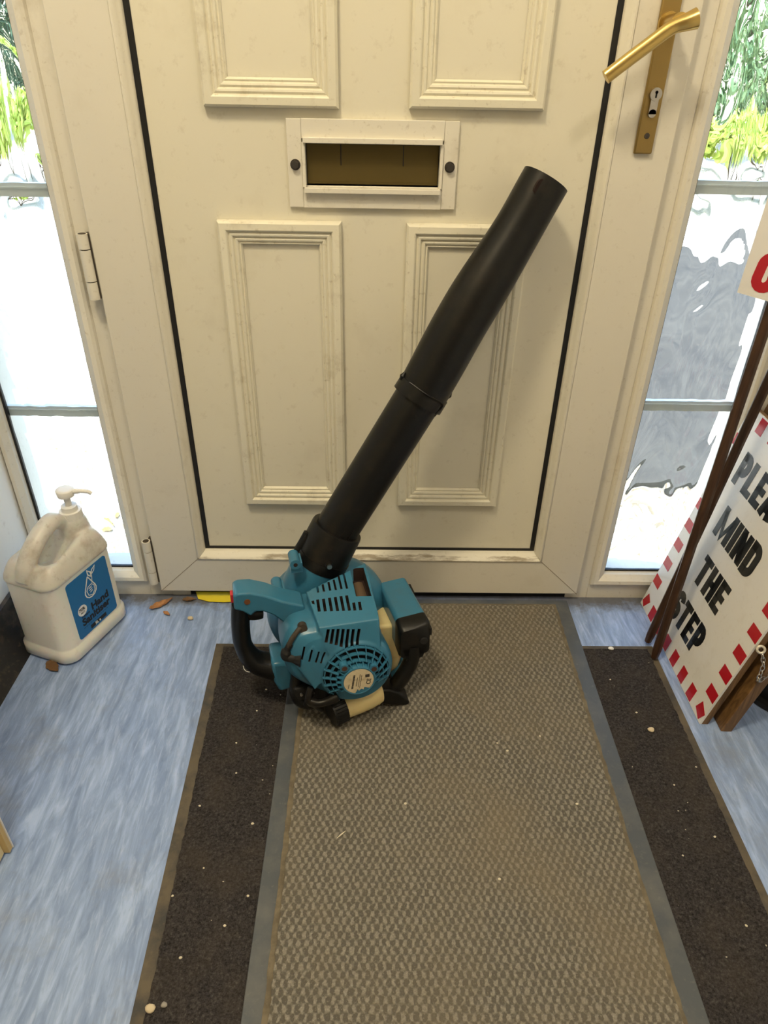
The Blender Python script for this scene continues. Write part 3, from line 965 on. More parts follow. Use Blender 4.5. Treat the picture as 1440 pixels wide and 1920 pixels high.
obj('clamp_screw', bm, STEEL, bl, smooth=True)
d2_ = (AX[2] - AX[1]).normalized()
bm = bmesh.new()
tube(bm, [AX[1] - d1 * .04, AX[1], AX[2] - d2_ * .0], [.0385, .0385, .0392], 48)
for o_ in (-.008, .009):
    q = AX[1] - d2_ * .012 + Vector((o_ + .004, -.0385, -.001))
    cyl(bm, q, q + d2_ * .030, .0006, seg=6)
obj('lower_tube', bm, BLK, bl, smooth=True, angle=40)
# upper tube: full round, then narrowing oval end, hollow
d3 = (AX[3] - AX[2]).normalized()
bm = bmesh.new()
def lerpk(t, ks):
    for (a_, u_), (b_, v_) in zip(ks, ks[1:]):
        if t <= b_:
            f_ = (t - a_) / (b_ - a_); f_ = f_ * f_ * (3 - 2 * f_)
            return u_ + (v_ - u_) * f_
    return ks[-1][1]
ts = [i / 28 for i in range(29)]
rd = [lerpk(t, [(0, .0425), (.2, .0432), (.42, .0430), (.86, .0368), (1, .0366)]) for t in ts]
P = [AX[2].lerp(AX[3], t) + Vector((-d3.z, 0, d3.x)) * lerpk(t, [(0, 0), (.35, .003), (.8, -.0012), (1, 0)]) for t in ts]
S0 = AX[2] - d3 * .012
tube(bm, [S0] + P + [P[-1]] + P[::-1][1:5], [.0425] + rd + [.0335] + [.0335] * 4, 48, cap=False)
tb_ = obj('upper_tube', bm, BLK, bl, smooth=True, angle=40)
bm = bmesh.new()
cyl(bm, P[-4] , P[-4] + d3 * .002, .0350, seg=32)
obj('tube_inside', bm, HOLE, bl)
bm = bmesh.new()   # keyhole near the tip
c0 = AX[3] - d3 * .019
e1 = Vector((-d3.z, 0, d3.x))
ctr = c0 + e1 * .0185 + Vector((0, -.0312, 0))
q = [ctr + d3 * (.011 * math.cos(R(a)) ) + e1 * (.0060 * math.sin(R(a))) + Vector((0, .0028 * math.sin(R(a)) * -1, 0)) for a in range(0, 360, 30)]
loft(bm, [[v + Vector((0, -.0015, 0)) for v in q], [v + Vector((0, .0035, 0)) for v in q]])
obj('tip_hole', bm, HOLE, bl)
# joint band and bayonet bumps
bm = bmesh.new()
j0 = AX[2] - d2_ * .018
tube(bm, [j0, j0 + d2_ * .022], [.0445, .0440], 48)
obj('joint_band', bm, BLK, bl, smooth=True, angle=40)
bm = bmesh.new()
e2 = Vector((-d2_.z, 0, d2_.x))
for s, kk in ((1, .004), (-1, .014)):
    q = AX[2] + d2_ * kk + e2 * s * .044
    tube(bm, [q - d2_ * .007, q, q + d2_ * .007], [.002, .005, .002], 12)
    obj('lug', bm, BLK, bl, smooth=True); bm = bmesh.new()
q = [AX[2] - d2_ * .020 + e2 * -.005 + Vector((0, -.0448, 0)), AX[2] - d2_ * .020 - e2 * .017 + Vector((0, -.0420, 0)), AX[2] + d2_ * .004 - e2 * .017 + Vector((0, -.0420, 0)), AX[2] + d2_ * .004 + e2 * .0 + Vector((0, -.0448, 0))]
tube(bm, smoothpath([AX[2] + d2_ * .004 + e2 * .038 + Vector((0, -.024, 0)), AX[2] + d2_ * .003 + e2 * .010 + Vector((0, -.0445, 0)), AX[2] + d2_ * .002 - e2 * .022 + Vector((0, -.0400, 0)), AX[2] - d2_ * .006 - e2 * .028 + Vector((0, -.0350, 0)), AX[2] - d2_ * .022 - e2 * .024 + Vector((0, -.0385, 0))], 5), .0012, 8)
obj('bayonet', bm, BLK, bl, smooth=True)

# air filter box on the right with black end and rear grip
bm = bmesh.new()
def boxsec(y, x0, x1, z0, z1, r=.008):
    hx, hz = (x1 - x0) / 2, (z1 - z0) / 2
    return [((x0 + x1) / 2 + a, y, (z0 + z1) / 2 + b + (a * .12)) for a, b in rrect(hx, hz, r, 4)]
loft(bm, [boxsec(.060, .038, .082, .120, .170), boxsec(.055, .034, .086, .115, .176), boxsec(-.048, .039, .094, .105, .168)])
obj('filter_box', bm, BLUE, bl, smooth=True, angle=50)
bm = bmesh.new()
loft(bm, [boxsec(-.0482, .039, .0945, .103, .1685), boxsec(-.070, .0395, .096, .100, .1665), boxsec(-.078, .042, .094, .102, .160)])
prism(bm, [(.046, .12), (.090, .12), (.082, .096), (.052, .092)], -.078, -.050)
obj('filter_cap', bm, BLK, bl, smooth=True, angle=50)
bm = bmesh.new()
cyl(bm, (.083, -.081, .1325), (.083, -.0765, .1325), .0070, seg=20)
obj('screw_recess', bm, RUB, bl, bevel=.001)
bm = bmesh.new(); bx(bm, .0935, .1005, -.070, -.055, .135, .150); obj('clip', bm, RUB, bl, bevel=.001)
bm = bmesh.new(); bx(bm, .084, .094, .020, .050, .150, .166); obj('clip', bm, RUB, bl, bevel=.001)
bm = bmesh.new()
gp = smoothpath([(.0665, -.066, .118), (.0660, -.068, .100), (.0620, -.070, .082), (.0520, -.072, .062), (.0400, -.073, .044), (.0280, -.074, .030), (.0180, -.073, .024)], 5)
tube(bm, gp, .0138, 20, sy=1.1)
obj('rear_grip', bm, BLK, bl, smooth=True, angle=60)
bm = bmesh.new()
fp = [(-.004, .040), (.018, .036), (.036, .024), (.054, .002), (.0545, -.004), (.048, -.0065), (.020, -.001), (-.006, .012)]
loft(bm, [[(a, -.060, b + .0145) for a, b in fp], [(a, -.096, b + .0115) for a, b in fp]])
obj('rear_foot', bm, BLK, bl, smooth=True, bevel=.004, seg=3)
# fuel tank
bm = bmesh.new()
tk = [(.002, .140), (.046, .138), (.064, .085), (.050, .038), (.034, .0205), (-.010, .0195), (-.03, .035)]
loft(bm, [[(a, .030, b) for a, b in tk], [(a, -.030, b) for a, b in tk]])
obj('fuel_tank', bm, TANK, bl, smooth=True, bevel=.006, seg=3, angle=60)
bm = bmesh.new()
tube(bm, [(-.010, -.030, .045), (-.008, -.075, .036), (-.013, -.082, .034)], [.02, .022, .018], 20)
tube(bm, [(.002, -.081, .038), (-.020, -.087, .037), (-.044, -.0945, .036), (-.070, -.101, .0345)], [.021, .0245, .0240, .0225], 26)
prism(bm, [(-.030, .030), (.000, .016), (.006, .050), (.000, .062), (-.030, .060)], -.096, -.045)
bm = baked(bm, [('REMESH', dict(mode='VOXEL', voxel_size=.002, use_smooth_shade=True)), ('SMOOTH', dict(factor=.5, iterations=8))])
obj('filler_neck', bm, TANK, bl, smooth=True, angle=180)
bm = bmesh.new()
c0, c1 = Vector((-.068, -.100, .0345)), Vector((-.092, -.1070, .0330))
tube(bm, [c0, c1, c1], [.0268, .0262, .0235], 40)
dd = (c1 - c0).normalized()
xx, yy = frame_at(dd)
for k in range(28):
    a = k * 2 * math.pi / 28
    p = c0 + (xx * math.cos(a) + yy * math.sin(a)) * .0265
    cyl(bm, p, p + dd * .022, .0010, seg=5)
obj('fuel_cap', bm, BLK, bl, smooth=True, angle=30)
# black engine base, carburettor pieces, left feet and the starter pull
bm = bmesh.new()
prism(bm, [(-.150, .085), (-.02, .075), (-.02, .040), (-.075, .040), (-.110, .048), (-.148, .060)], -.095, -.010)
prism(bm, [(-.040, .024), (.03, .024), (.03, .06), (-.04, .06)], -.055, .060)
prism(bm, [(-.12, .021), (-.03, .021), (-.03, .040), (-.12, .040)], .035, .082)
obj('engine_base', bm, RUB, bl, bevel=.004)
bm = bmesh.new()
tube(bm, smoothpath([(-.140, -.070, .098), (-.146, -.082, .070), (-.140, -.086, .050), (-.124, -.088, .042), (-.110, -.086, .044)], 4), .011, 12)
tube(bm, smoothpath([(-.120, -.100, .088), (-.128, -.112, .075), (-.132, -.112, .062)], 4), .006, 10)
obj('front_foot', bm, BLK, bl, smooth=True, angle=60)
bm = bmesh.new()
tube(bm, smoothpath([(-.123, -.118, .104), (-.129, -.124, .090), (-.126, -.122, .076), (-.118, -.112, .060), (-.106, -.104, .040)], 4), [.0055] * 6 + [.0065] * 6 + [.0060] * 5, 12)
tube(bm, smoothpath([(-.126, -.124, .080), (-.112, -.129, .077), (-.095, -.130, .080), (-.080, -.130, .086)], 4), [.0075, .0070, .0068, .0066, .0066, .0066, .0066, .0070, .0075, .0080, .0080, .0080, .0080], 14)
obj('pull_handle', bm, BLK, bl, smooth=True, angle=60)
for k in range(3):
    bm = bmesh.new()
    q = Vector((-.138 + .010 * (k % 3), -.096, .074 - .012 * (k % 2)))
    cyl(bm, q, q + Vector((0, -.004, 0)), .0026, seg=12)
    obj('base_screw', bm, STEEL, bl)
# lower blue shoe showing behind the rear foot
bm = bmesh.new(); hexpts(bm, [(.040, -.01, .0165), (.070, -.01, .03), (.062, -.01, .047), (.034, -.01, .03), (.040, -.045, .012), (.064, -.045, .022), (.056, -.045, .042), (.034, -.045, .028)])
obj('shoe', bm, BLUE, bl, bevel=.002)

# ------------------------------------------------------------------ sanitiser bottle
JA = R(69)
jug = empty('hand_sanitiser_bottle', (-.5945, -.120, .001), JA)
tag(jug, 'white five litre hand sanitiser bottle with a blue label and pump, by the left wall', 'bottle')
HD = mat('milky_plastic', (.86, .83, .76), .35, sss=.35)
dirty(HD, (.86, .83, .76), (.55, .47, .36), .35, 9, (.52, .8), 70)
HDT = mat('milky_plastic_empty_top', (.86, .83, .77), .32, sss=.25, trans=.28)
dirty(HDT, (.84, .81, .74), (.42, .34, .24), .6, 26, (.50, .72), 60)
hx, hy = .088, .062
rings = []
for z, k, r in ((0.0, -.007, .022), (.002, -.002, .026), (.006, .0015, .028), (.027, .0015, .028), (.031, -.002, .026), (.036, -.003, .026), (.1825, -.003, .028)):
    rings.append([(a, b, z) for a, b in rrect(hx + k, hy + k, r, 6)])
bm = bmesh.new(); loft(bm, rings)
obj('bottle_body', bm, HD, jug, smooth=True, angle=50)
# shaped shoulder: height field over the rounded rectangle, handle bridge as its own tube, all remeshed
bm = bmesh.new()
base = rrect(hx - .001, hy - .001, .028, 8)
prev = None
rings = []
rings.append([(a, b, .178) for a, b in base]); rings.append([(a, b, .184) for a, b in base])
def hz(x, y, k):
    s = x / hx; t = y / hy
    dome = .049 * (1 - k ** 5.5) + .010 * s * (1 - k ** 4)
    g = math.exp(-((x + .012) / .036) ** 2 - ((y + .020) / .022) ** 2) + math.exp(-((x + .012) / .036) ** 2 - ((y - .020) / .022) ** 2)
    return .184 + dome - .050 * min(1, g) * (1 - k ** 6)
for i in range(1, 15):
    k = 1 - i / 14.5
    rings.append([(a * k, b * k, hz(a * k, b * k, k)) for a, b in base])
loft(bm, rings)
tube(bm, smoothpath([(-.074, 0, .186), (-.064, 0, .216), (-.040, 0, .240), (-.010, 0, .257), (.016, 0, .262), (.034, 0, .246)], 5), [.018] * 5 + [.0165] * 16 + [.0150] * 5, 18, sx=.95, sy=1.1)
tube(bm, [(.052, -.009, .20), (.052, -.009, .245), (.052, -.009, .252)], [.034, .024, .020], 26)
bm = baked(bm, [('REMESH', dict(mode='VOXEL', voxel_size=.0022, use_smooth_shade=True)), ('SMOOTH', dict(factor=.5, iterations=8))])
obj('bottle_shoulder', bm, HDT, jug, smooth=True, angle=180)
PW = mat('white_pump_plastic', (.85, .83, .78), .35)
bm = bmesh.new()
tube(bm, [(.052, -.009, .246), (.052, -.009, .266), (.052, -.009, .2665), (.052, -.009, .276), (.052, -.009, .277)], [.0205, .0195, .0150, .0145, .010], 32)
for k in range(30):
    a = k * 2 * math.pi / 30
    cyl(bm, (.052 + .0202 * math.cos(a), -.009 + .0202 * math.sin(a), .249), (.052 + .0195 * math.cos(a), -.009 + .0195 * math.sin(a), .265), .0008, seg=5)
obj('screw_cap', bm, PW, jug, smooth=True, angle=30)
pump = bmesh.new()
tube(pump, [(.052, -.009, .277), (.052, -.009, .290), (.052, -.009, .300)], [.0062, .0062, .0068], 20)
tube(pump, [(.052, -.009, .298), (.052, -.009, .310), (.052, -.009, .3118), (.052, -.009, .3120)], [.0150, .0165, .0150, .0100], 32)
d_sp = Vector((math.cos(JA), -math.sin(JA), 0))      # world +x in bottle space
d_sp = Vector((d_sp.x, d_sp.y, 0))
c_ = Vector((.052, -.009, .3065))
tube(pump, smoothpath([c_ + d_sp * .010, c_ + d_sp * .028 + Vector((0, 0, .0015)), c_ + d_sp * .042 + Vector((0, 0, .0005)), c_ + d_sp * .048 + Vector((0, 0, -.004))], 4), [.0048] * 4 + [.0040] * 5 + [.0036] * 4, 14)
obj('pump_head', pump, PW, jug, smooth=True, angle=50)
# label on the long face turned to the room (local -y)
LBL = mat('blue_label', (.012, .16, .42), .35)
bm = bmesh.new()
lw, lz0, lz1 = .054, .038, .171
lp_ = [(a, b + (lz0 + lz1) / 2) for a, b in rrect(lw, (lz1 - lz0) / 2, .006, 4)]
prism(bm, [(a + .004, b) for a, b in lp_], -hy + .0022, -hy + .0036)
lbl = obj('label', bm, LBL, jug)
LY = -hy + .0021
def jm(x, z, s=1): return Matrix.Translation((x, LY, z)) @ Matrix.Rotation(R(90), 4, 'X')
BK = mat('black_print', (.012, .012, .015), .5)
WH = mat('white_print', (.85, .85, .83), .5)
bm = bmesh.new()
join_bm(bm, text_bm('Hand', .0225, jm(-.005, .0800), .0002, .0009))
join_bm(bm, text_bm('Sanitiser', .0225, jm(-.0345, .0620), .0002, .0009))
join_bm(bm, text_bm('instant', .0080, jm(-.033, .0800), .0002, .0001))
bx(bm, -.018, .026, LY - .0002, LY + .0005, .0425, .0510)
join_bm(bm, text_bm('kills germs · gentle on skin', .0048, jm(-.034, .0555), .0002, .0)) if False else None
for k in range(12): bx(bm, -.034 + k * .0058, -.030 + k * .0058, LY - .0001, LY + .0005, .0560, .0568)
obj('label_print', bm, BK, lbl)
bm = bmesh.new()
ring = [(-.027 + .0118 * math.cos(R(a)), .0965 + .0118 * math.sin(R(a))) for a in range(0, 360, 15)]
prism(bm, ring, LY - .0001, LY + .0005)
# drop outline with a hand inside and a sprig
dm = Matrix.Translation((.004, LY, .1290)) @ Matrix.Rotation(R(90), 4, 'X') @ Matrix.Diagonal((1.2, 1.12, 1, 1))
drop = [(0, .024)] + [(.0125 * math.sin(R(a)) * (1 if a else 1), -.006 - .0125 * math.cos(R(a))) for a in (115, 90, 60, 30, 0, -30, -60, -90, -115)] + [(0, .024)]
stroke(bm, drop, .0018, dm, .0004)
for k in range(4):
    stroke(bm, [(-.004 + .0008 * k, .004 - .0042 * k), (.004, .0055 - .0042 * k)] , .0011, dm, .0004)
stroke(bm, [(-.004, .004), (-.008, -.002), (-.006, -.012), (.002, -.016), (.0085, -.010), (.009, .0), (.004, .0055)], .0011, dm, .0004)
stroke(bm, [(.006, .006), (.0085, .016), (.010, .028)], .0011, dm, .0004)
stroke(bm, [(.009, .022), (.016, .026), (.0195, .034), (.012, .030), (.009, .022)], .0012, dm, .0004)
stroke(bm, [(.0085, .018), (.002, .026), (.002, .035), (.008, .028), (.0085, .018)], .0022, dm, .0004)
obj('label_white_print', bm, WH, lbl)
bm = text_bm('70%', .0095, Matrix.Translation((-.0360, LY - .0002, .0965)) @ Matrix.Rotation(R(90), 4, 'X'), .0002, .0002)
join_bm(bm, text_bm('ALC', .0056, Matrix.Translation((-.0325, LY - .0002, .0905)) @ Matrix.Rotation(R(90), 4, 'X'), .0002, .0001))
obj('badge_print', bm, BK, lbl)
bm = text_bm('5L e', .0088, Matrix.Translation((-.006, LY - .0004, .0437)) @ Matrix.Rotation(R(90), 4, 'X'), .0002, .0002)
obj('volume_print', bm, WH, lbl)

# ------------------------------------------------------------------ pavement sign boards
sg = empty('warning_board', (.5935, -.017, .001))
tag(sg, 'white warning board with a red dashed border, leaning right of the door', 'sign')
th = R(12.3)
U = Vector((0, -1, 0)); V = Vector((math.sin(th), 0, math.cos(th))); Wn = U.cross(V)     # faces the room's left
if Wn.x > 0: Wn = -Wn
BM_ = Matrix((U, V, Wn)).transposed().to_4x4()
BW, BH = .333, .480
WOOD = mat('brown_wood', (.16, .085, .03), .5)
cow = coords(WOOD, (1, 1, 9))
LK(WOOD, ramp(WOOD, noise_tex(WOOD, coords(WOOD, (30, 30, 3)), 3, 5, .6, 1.5), [(.3, (.085, .042, .014)), (.7, (.25, .135, .05))]), bsdf(WOOD).inputs['Base Color'])
BOARD = mat('gloss_white_board', (.80, .78, .74), .16)
dirty(BOARD, (.80, .785, .75), (.55, .50, .42), .3, 18, (.55, .75), 120)
RED = mat('red_vinyl', (.46, .012, .022), .2)
GBLK = mat('gloss_black_vinyl', (.012, .014, .016), .16)
bm = bmesh.new(); bx(bm, 0, BW, 0, BH, -.004, 0, BM_)
obj('panel', bm, BOARD, sg)
bm = bmesh.new()
bx(bm, -.000, BW, 0, BH, -.016, -.0042, BM_)
obj('backing', bm, WOOD, sg, bevel=.001)
bm = bmesh.new()
e = .0004
def dash(u0, u1, v0, v1, M=BM_, zz=e):
    b_ = bmesh.new(); bx(b_, u0, u1, v0, v1, .0, zz, M); obj('border_dash', b_, RED, sg)
for v in (.0505, .099, .148, .197, .2455, .2945, .343, .392):
    dash(.3015, .3315, v, v + .0225)
for v in (.062, .111, .160, .2085, .2575, .306, .355, .404):
    dash(.001, .0305, v, v + .022)
for u in (.045, .0885, .132, .1755, .219, .2625):
    dash(u, u + .0215, .002, .032)
# corner dashes, skewed
bm.free(); bm = bmesh.new()
hexa(bm, [BM_ @ Vector(p) for p in ((.302, .012, .0002), (.324, .002, .0002), (.332, .022, .0002), (.310, .034, .0002))], BM_.to_3x3() @ Vector((0, 0, .0002)))
obj('border_dash', bm, RED, sg); bm = bmesh.new()
hexa(bm, [BM_ @ Vector(p) for p in ((.002, .010, .0002), (.016, .002, .0002), (.030, .026, .0002), (.012, .036, .0002))], BM_.to_3x3() @ Vector((0, 0, .0002)))
obj('border_dash', bm, RED, sg)
for u in (.002, .045, .092, .1375, .183, .228, .273):
    dash(u, u + .0225, .450, .478)
for s, u0, w, v0 in (('PLEASE', .058, .214, .3525), ('MIND', .0875, .147, .2555), ('THE', .1100, .107, .1575), ('STEP', .0965, .1305, .0605)):
    bm = bmesh.new()
    word(bm, s, BM_ @ Matrix.Translation((u0, v0, .0001)), .061, .065, width=w, th=.0004)
    obj('lettering', bm, GBLK, sg)
# second, folded board behind: wooden leg frame
sb_ = empty('second_board', (.0, 0, 0), parent=sg)
B2 = Matrix.Translation((.030, -.004, 0)) @ BM_
bm = bmesh.new()
bx(bm, BW - .024, BW + .012, -.0, BH + .004, -.022, -.002, B2); bx(bm, -.012, .010, 0, BH + .004, -.022, -.002, B2)
bx(bm, .010, BW - .024, .03, .06, -.022, -.002, B2); bx(bm, .010, BW - .024, BH - .03, BH + .004, -.022, -.002, B2)
obj('leg_frame', bm, WOOD, sb_, bevel=.0015)
bm = bmesh.new(); bx(bm, .0, BW - .004, .062, BH - .032, -.020, -.012, B2)
obj('rear_panel', bm, BOARD, sb_)
# screw eye and chain
bm = bmesh.new()
eye = BM_ @ Vector((BW + .006, .195, -.008))
def torus(bm, c, ax, R0, r0, n=18, m=8, sx=1.0, sy=1.0, xdir=None):
    ax = Vector(ax).normalized()
    if xdir is None: x, y = frame_at(ax)
    else: x = Vector(xdir).normalized(); y = ax.cross(x).normalized()
    rings = []
    for i in range(n):
        a = 2 * math.pi * i / n
        o = x * math.cos(a) * sx + y * math.sin(a) * sy
        cc = Vector(c) + o * R0
        on = o.normalized()
        rings.append([bm.verts.new(cc + on * r0 * math.cos(2 * math.pi * j / m) + ax * r0 * math.sin(2 * math.pi * j / m)) for j in range(m)])
    for i in range(n):
        for j in range(m):
            bm.faces.new((rings[i][j], rings[(i + 1) % n][j], rings[(i + 1) % n][(j + 1) % m], rings[i][(j + 1) % m]))
torus(bm, eye, (-.3, -.8, .4), .0058, .0022)
cyl(bm, eye + Vector((0, .004, 0)), eye + Vector((0, .012, 0)), .0015, seg=8)
obj('screw_eye', bm, mat('white_metal', (.75, .70, .6), .35, .4), sg, smooth=True, angle=60)
bm = bmesh.new()
cp = smoothpath([eye + Vector((.002, -.004, -.006)), eye + Vector((.006, -.012, -.025)), eye + Vector((.004, -.016, -.050)), eye + Vector((.012, -.012, -.058)), eye + Vector((.028, -.008, -.040)), eye + Vector((.05, -.004, -.02))], 3)
for i in range(len(cp) - 1):
    t = (cp[i + 1] - cp[i]).normalized()
    a = Vector((1, 0, 0)) if i % 2 else Vector((0, 1, 0))
    ax = t.cross(a).normalized()
    torus(bm, (cp[i] + cp[i + 1]) / 2, ax, .0042, .0009, 12, 6, 1.25, .8, xdir=t)
obj('chain', bm, STEEL, sg, smooth=True, angle=60)

# signs on stakes
STK = mat('dark_stained_stake', (.055, .026, .014), .42)
LK(STK, ramp(STK, noise_tex(STK, coords(STK, (30, 30, 3)), 3, 4, .6, 1), [(.3, (.03, .014, .008)), (.7, (.085, .042, .022))]), bsdf(STK).inputs['Base Color'])
CARD = mat('gloss_white_card', (.80, .79, .79), .35)
def stake(root, a, b, w):
    bm = bmesh.new()
    a, b = Vector(a), Vector(b)
    tube(bm, [a, a.lerp(b, .02), b], [w * .8, w, w], 8, ref=(1, 0, 0))
    return obj('stake', bm, STK, root, bevel=.001)
s1 = tag(empty('placard', (.5640, -.1915, .008)), 'placard on a dark wooden stake, nearer of the two, with a red G', 'sign')
stake(s1, (0, 0, 0), (.0400, .044, 1.02), .0088)
ca = R(-60)
cd = Vector((math.cos(ca), math.sin(ca), 0)); cu = Vector((.040, .044, 1.02)).normalized()
cu = (cu - cd * cu.dot(cd)).normalized(); cn = cd.cross(cu)
if cn.y > 0: cn = -cn
CM = Matrix((cd, cu, cn)).transposed().to_4x4()
corner = Vector((.5445, -.1405, .7080)) - Vector((.5640, -.1915, .008))
CM.translation = corner
bm = bmesh.new(); bx(bm, 0, .20, 0, .30, -.003, 0, CM); obj('card', bm, CARD, s1)
bm = bmesh.new(); word(bm, 'G', CM @ Matrix.Translation((.0150, .0100, .0001)), .052, .07, width=.036, slant=.10, th=.0004)
obj('letter', bm, RED, s1)
s2 = tag(empty('placard_stake', (.5655, -.146, .007)), 'dark wooden stake leaning right, standing behind the placard stake with the G', 'stake')
stake(s2, (0, 0, 0), (.131, .032, .93), .0085)

# black bucket
bk = tag(empty('bucket', (.822, -.235, .001)), 'black round bin half seen behind the warning board', 'bin')
bm = bmesh.new()
tube(bm, [(0, 0, 0), (0, 0, .010), (0, 0, .0105), (0, 0, .30), (0, 0, .31), (0, 0, .31), (0, 0, .02)], [.126, .126, .112, .100, .104, .096, .100], 56)
BLKB = mat('scuffed_black_metal', (.012, .012, .012), .5)
dirty(BLKB, (.012, .012, .012), (.07, .055, .035), .5, 24, (.5, .7), 90)
obj('bin_body', bm, BLKB, bk, smooth=True, angle=40)

# ------------------------------------------------------------------ leaves, pebbles, crumbs
LEAF = mat('dry_leaf', (.42, .20, .08), .7)
dirty(LEAF, (.45, .22, .09), (.20, .09, .035), .8, 60, (.4, .6), 200)
LEAFD = mat('dark_dry_leaf', (.16, .085, .035), .7)
def leaf(name, x, y, ang, L_, W_, m, label, curl=.25):
    bm = bmesh.new()
    n = 10
    up_, dn_ = [], []
    ctr = []
    for i in range(n + 1):
        t = i / n
        w = W_ * math.sin(math.pi * t ** .8) * (1 + .15 * math.sin(i * 2.1)) + .0004
        s = (t - .5) * L_
        zc = .001 + curl * L_ * (2 * t - 1) ** 2 * .3
        ctr.append(bm.verts.new((s, 0, zc)))
        up_.append(bm.verts.new((s, w, zc + w * .35 + .0015 * math.sin(i * 1.7) ** 2)))
        dn_.append(bm.verts.new((s, -w, zc + w * .25 + .0015 * math.cos(i * 1.3) ** 2)))
    for i in range(n):
        bm.faces.new((ctr[i], ctr[i + 1], up_[i + 1], up_[i])); bm.faces.new((dn_[i], dn_[i + 1], ctr[i + 1], ctr[i]))
    o = obj(name, bm, m)
    sd = o.modifiers.new('thick', 'SOLIDIFY'); sd.thickness = .0005
    o.location = (x, y, .0008); o.rotation_euler = (0, 0, ang)
    return tag(o, label, 'leaf')
leaf('dry_leaf', -.447, -.037, R(42), .055, .0085, LEAF, 'orange brown dry leaf curled on the floor beside the lower hinge')
leaf('dry_leaf', -.428, -.066, R(-35), .020, .004, LEAF, 'small reddish leaf scrap on the floor in front of the orange leaf', .1)
leaf('dry_leaf', -.606, -.222, R(-40), .040, .010, LEAFD, 'crumpled brown leaf at the foot of the sanitiser bottle')
leaf('dry_leaf', -.391, -.020, R(5), .030, .006, LEAFD, 'dark leaf crumbs against the threshold left of the yellow packet', .05)
PEB = mat('pale_stone', (.62, .52, .36), .8)
PEBG = mat('grey_stone', (.30, .28, .25), .8)
def pebble(x, y, z, r, m, label, cat='pebble', name='pebble', group=None, seed=0):
    bm = bmesh.new()
    bmesh.ops.create_icosphere(bm, subdivisions=2, radius=r)
    for v in bm.verts:
        v.co *= 1 + .35 * noise.noise(v.co / r * .9 + Vector((seed * 3.1, 0, 0)))
        v.co.z *= .62
        v.co.x *= 1.15
    zmin = min(v.co.z for v in bm.verts)
    o = obj(name, bm, m, smooth=True, angle=60)
    o.location = (x, y, z - zmin)
    return tag(o, label, cat, group)
pebble(-.375, -.080, .0, .0052, PEB, 'small cream stone on the blue floor left of the leaf blower', seed=1)
pebble(-.263, -.799, .0062, .0052, PEB, 'cream stone on the charcoal mat, bottom left of the photo', seed=2)
pebble(-.247, -.794, .0062, .0034, PEBG, 'tiny grey stone beside the cream stone, bottom left of the photo', seed=3)
pebble(.498, -.370, .0062, .0050, PEB, 'tan stone on the right part of the charcoal mat, nearest the warning board', seed=4)
pebble(.484, -.168, .0062, .0045, WH, 'white paper scrap on the charcoal mat at its far right corner', 'scrap', 'paper_scrap', seed=5)
CR = mat('pale_crumb', (.70, .64, .50), .8)
crumbs = [(.221, -.404, .0132), (.236, -.420, .0132), (.297, -.389, .0132)]
spots = [(-.262, -.52), (-.20, -.33), (-.235, -.62), (-.19, -.70), (-.27, -.66), (-.215, -.46), (-.175, -.55), (-.24, -.74), (-.165, -.66), (-.225, -.40), (-.19, -.28), (.46, -.25), (.50, -.48), (.53, -.57), (.47, -.60), (.52, -.70), (.485, -.33)]
for i, (x, y) in enumerate(spots):
    pebble(x, y, .0062, random.uniform(.0012, .0022), CR, 'tiny pale crumb lying on the charcoal mat', 'crumb', 'crumb', 'crumbs on the charcoal mat', i + 10)
for i, (x, y, z) in enumerate(crumbs + [(.06, -.52, .0132), (.19, -.64, .0132), (.33, -.52, .0132)]):
    pebble(x, y, .0088 + .0044, random.uniform(.0015, .0022), CR, 'tiny pale crumb lying on the ribbed grey mat', 'crumb', 'crumb', 'crumbs on the ribbed mat', i + 40)
bm = bmesh.new(); tube(bm, [(-.0065, -.006, .0008), (0, 0, .0012), (.0065, .006, .0008)], [.0003, .0012, .0003], 6)
o = obj('grass_blade', bm, CR, loc=(-.038, -.572, .0132)); tag(o, 'short dry grass blade on the ribbed grey mat', 'grass')
bm = bmesh.new(); tube(bm, smoothpath([(-.01, .012, .0008), (-.006, .002, .001), (.002, -.004, .001), (.014, -.002, .0008)], 4), .0006, 6)
o = obj('thread', bm, WH, loc=(-.232, -.232, .0062)); tag(o, 'white thread on the charcoal mat below the black grip', 'thread')

# ------------------------------------------------------------------ outside
GR = mat('pale_gravel_ground', (.72, .66, .55), .9)
co = coords(GR)
vg = N(GR, 'TexVoronoi'); vg.inputs['Scale'].default_value = 55; LK(GR, co, vg.inputs['Vector'])
LK(GR, mixc(GR, ramp(GR, vg.outputs['Color'], [(.2, (.50, .42, .30)), (.8, (.82, .77, .68))]), (.7, .64, .52), (.8, .75, .66)), bsdf(GR).inputs['Base Color'])
gc = ramp(GR, vg.outputs['Color'], [(.15, (.30, .24, .15)), (.5, (.50, .45, .35)), (.85, (.62, .58, .50))])
LK(GR, gc, bsdf(GR).inputs['Base Color'])
bump(GR, vg.outputs['Distance'], .6, .01)
bm = bmesh.new(); bx(bm, -14, 14, .14, 40, -.22, -.14); struct('ground', bm, GR)
PAVE_SHADED = mat('shade_darkened_paving', (.05, .05, .047), .9)  # paving colour darkened to stand in for shade on this ground
dirty(PAVE_SHADED, (.060, .055, .045), (.125, .112, .085), .8, 4, (.35, .7), 16)
bm = bmesh.new(); bx(bm, .42, 5.5, .72, 3.9, -.139, -.120); struct('path', bm, PAVE_SHADED)  # dark slab laid where the ground is shaded
bm = bmesh.new(); bx(bm, -.95, 1.1, .012, .15, -.2, -.003); struct('trim_2', bm, UPVC_D)
YLF = mat('yellow_leaf', (.72, .50, .10), .7)
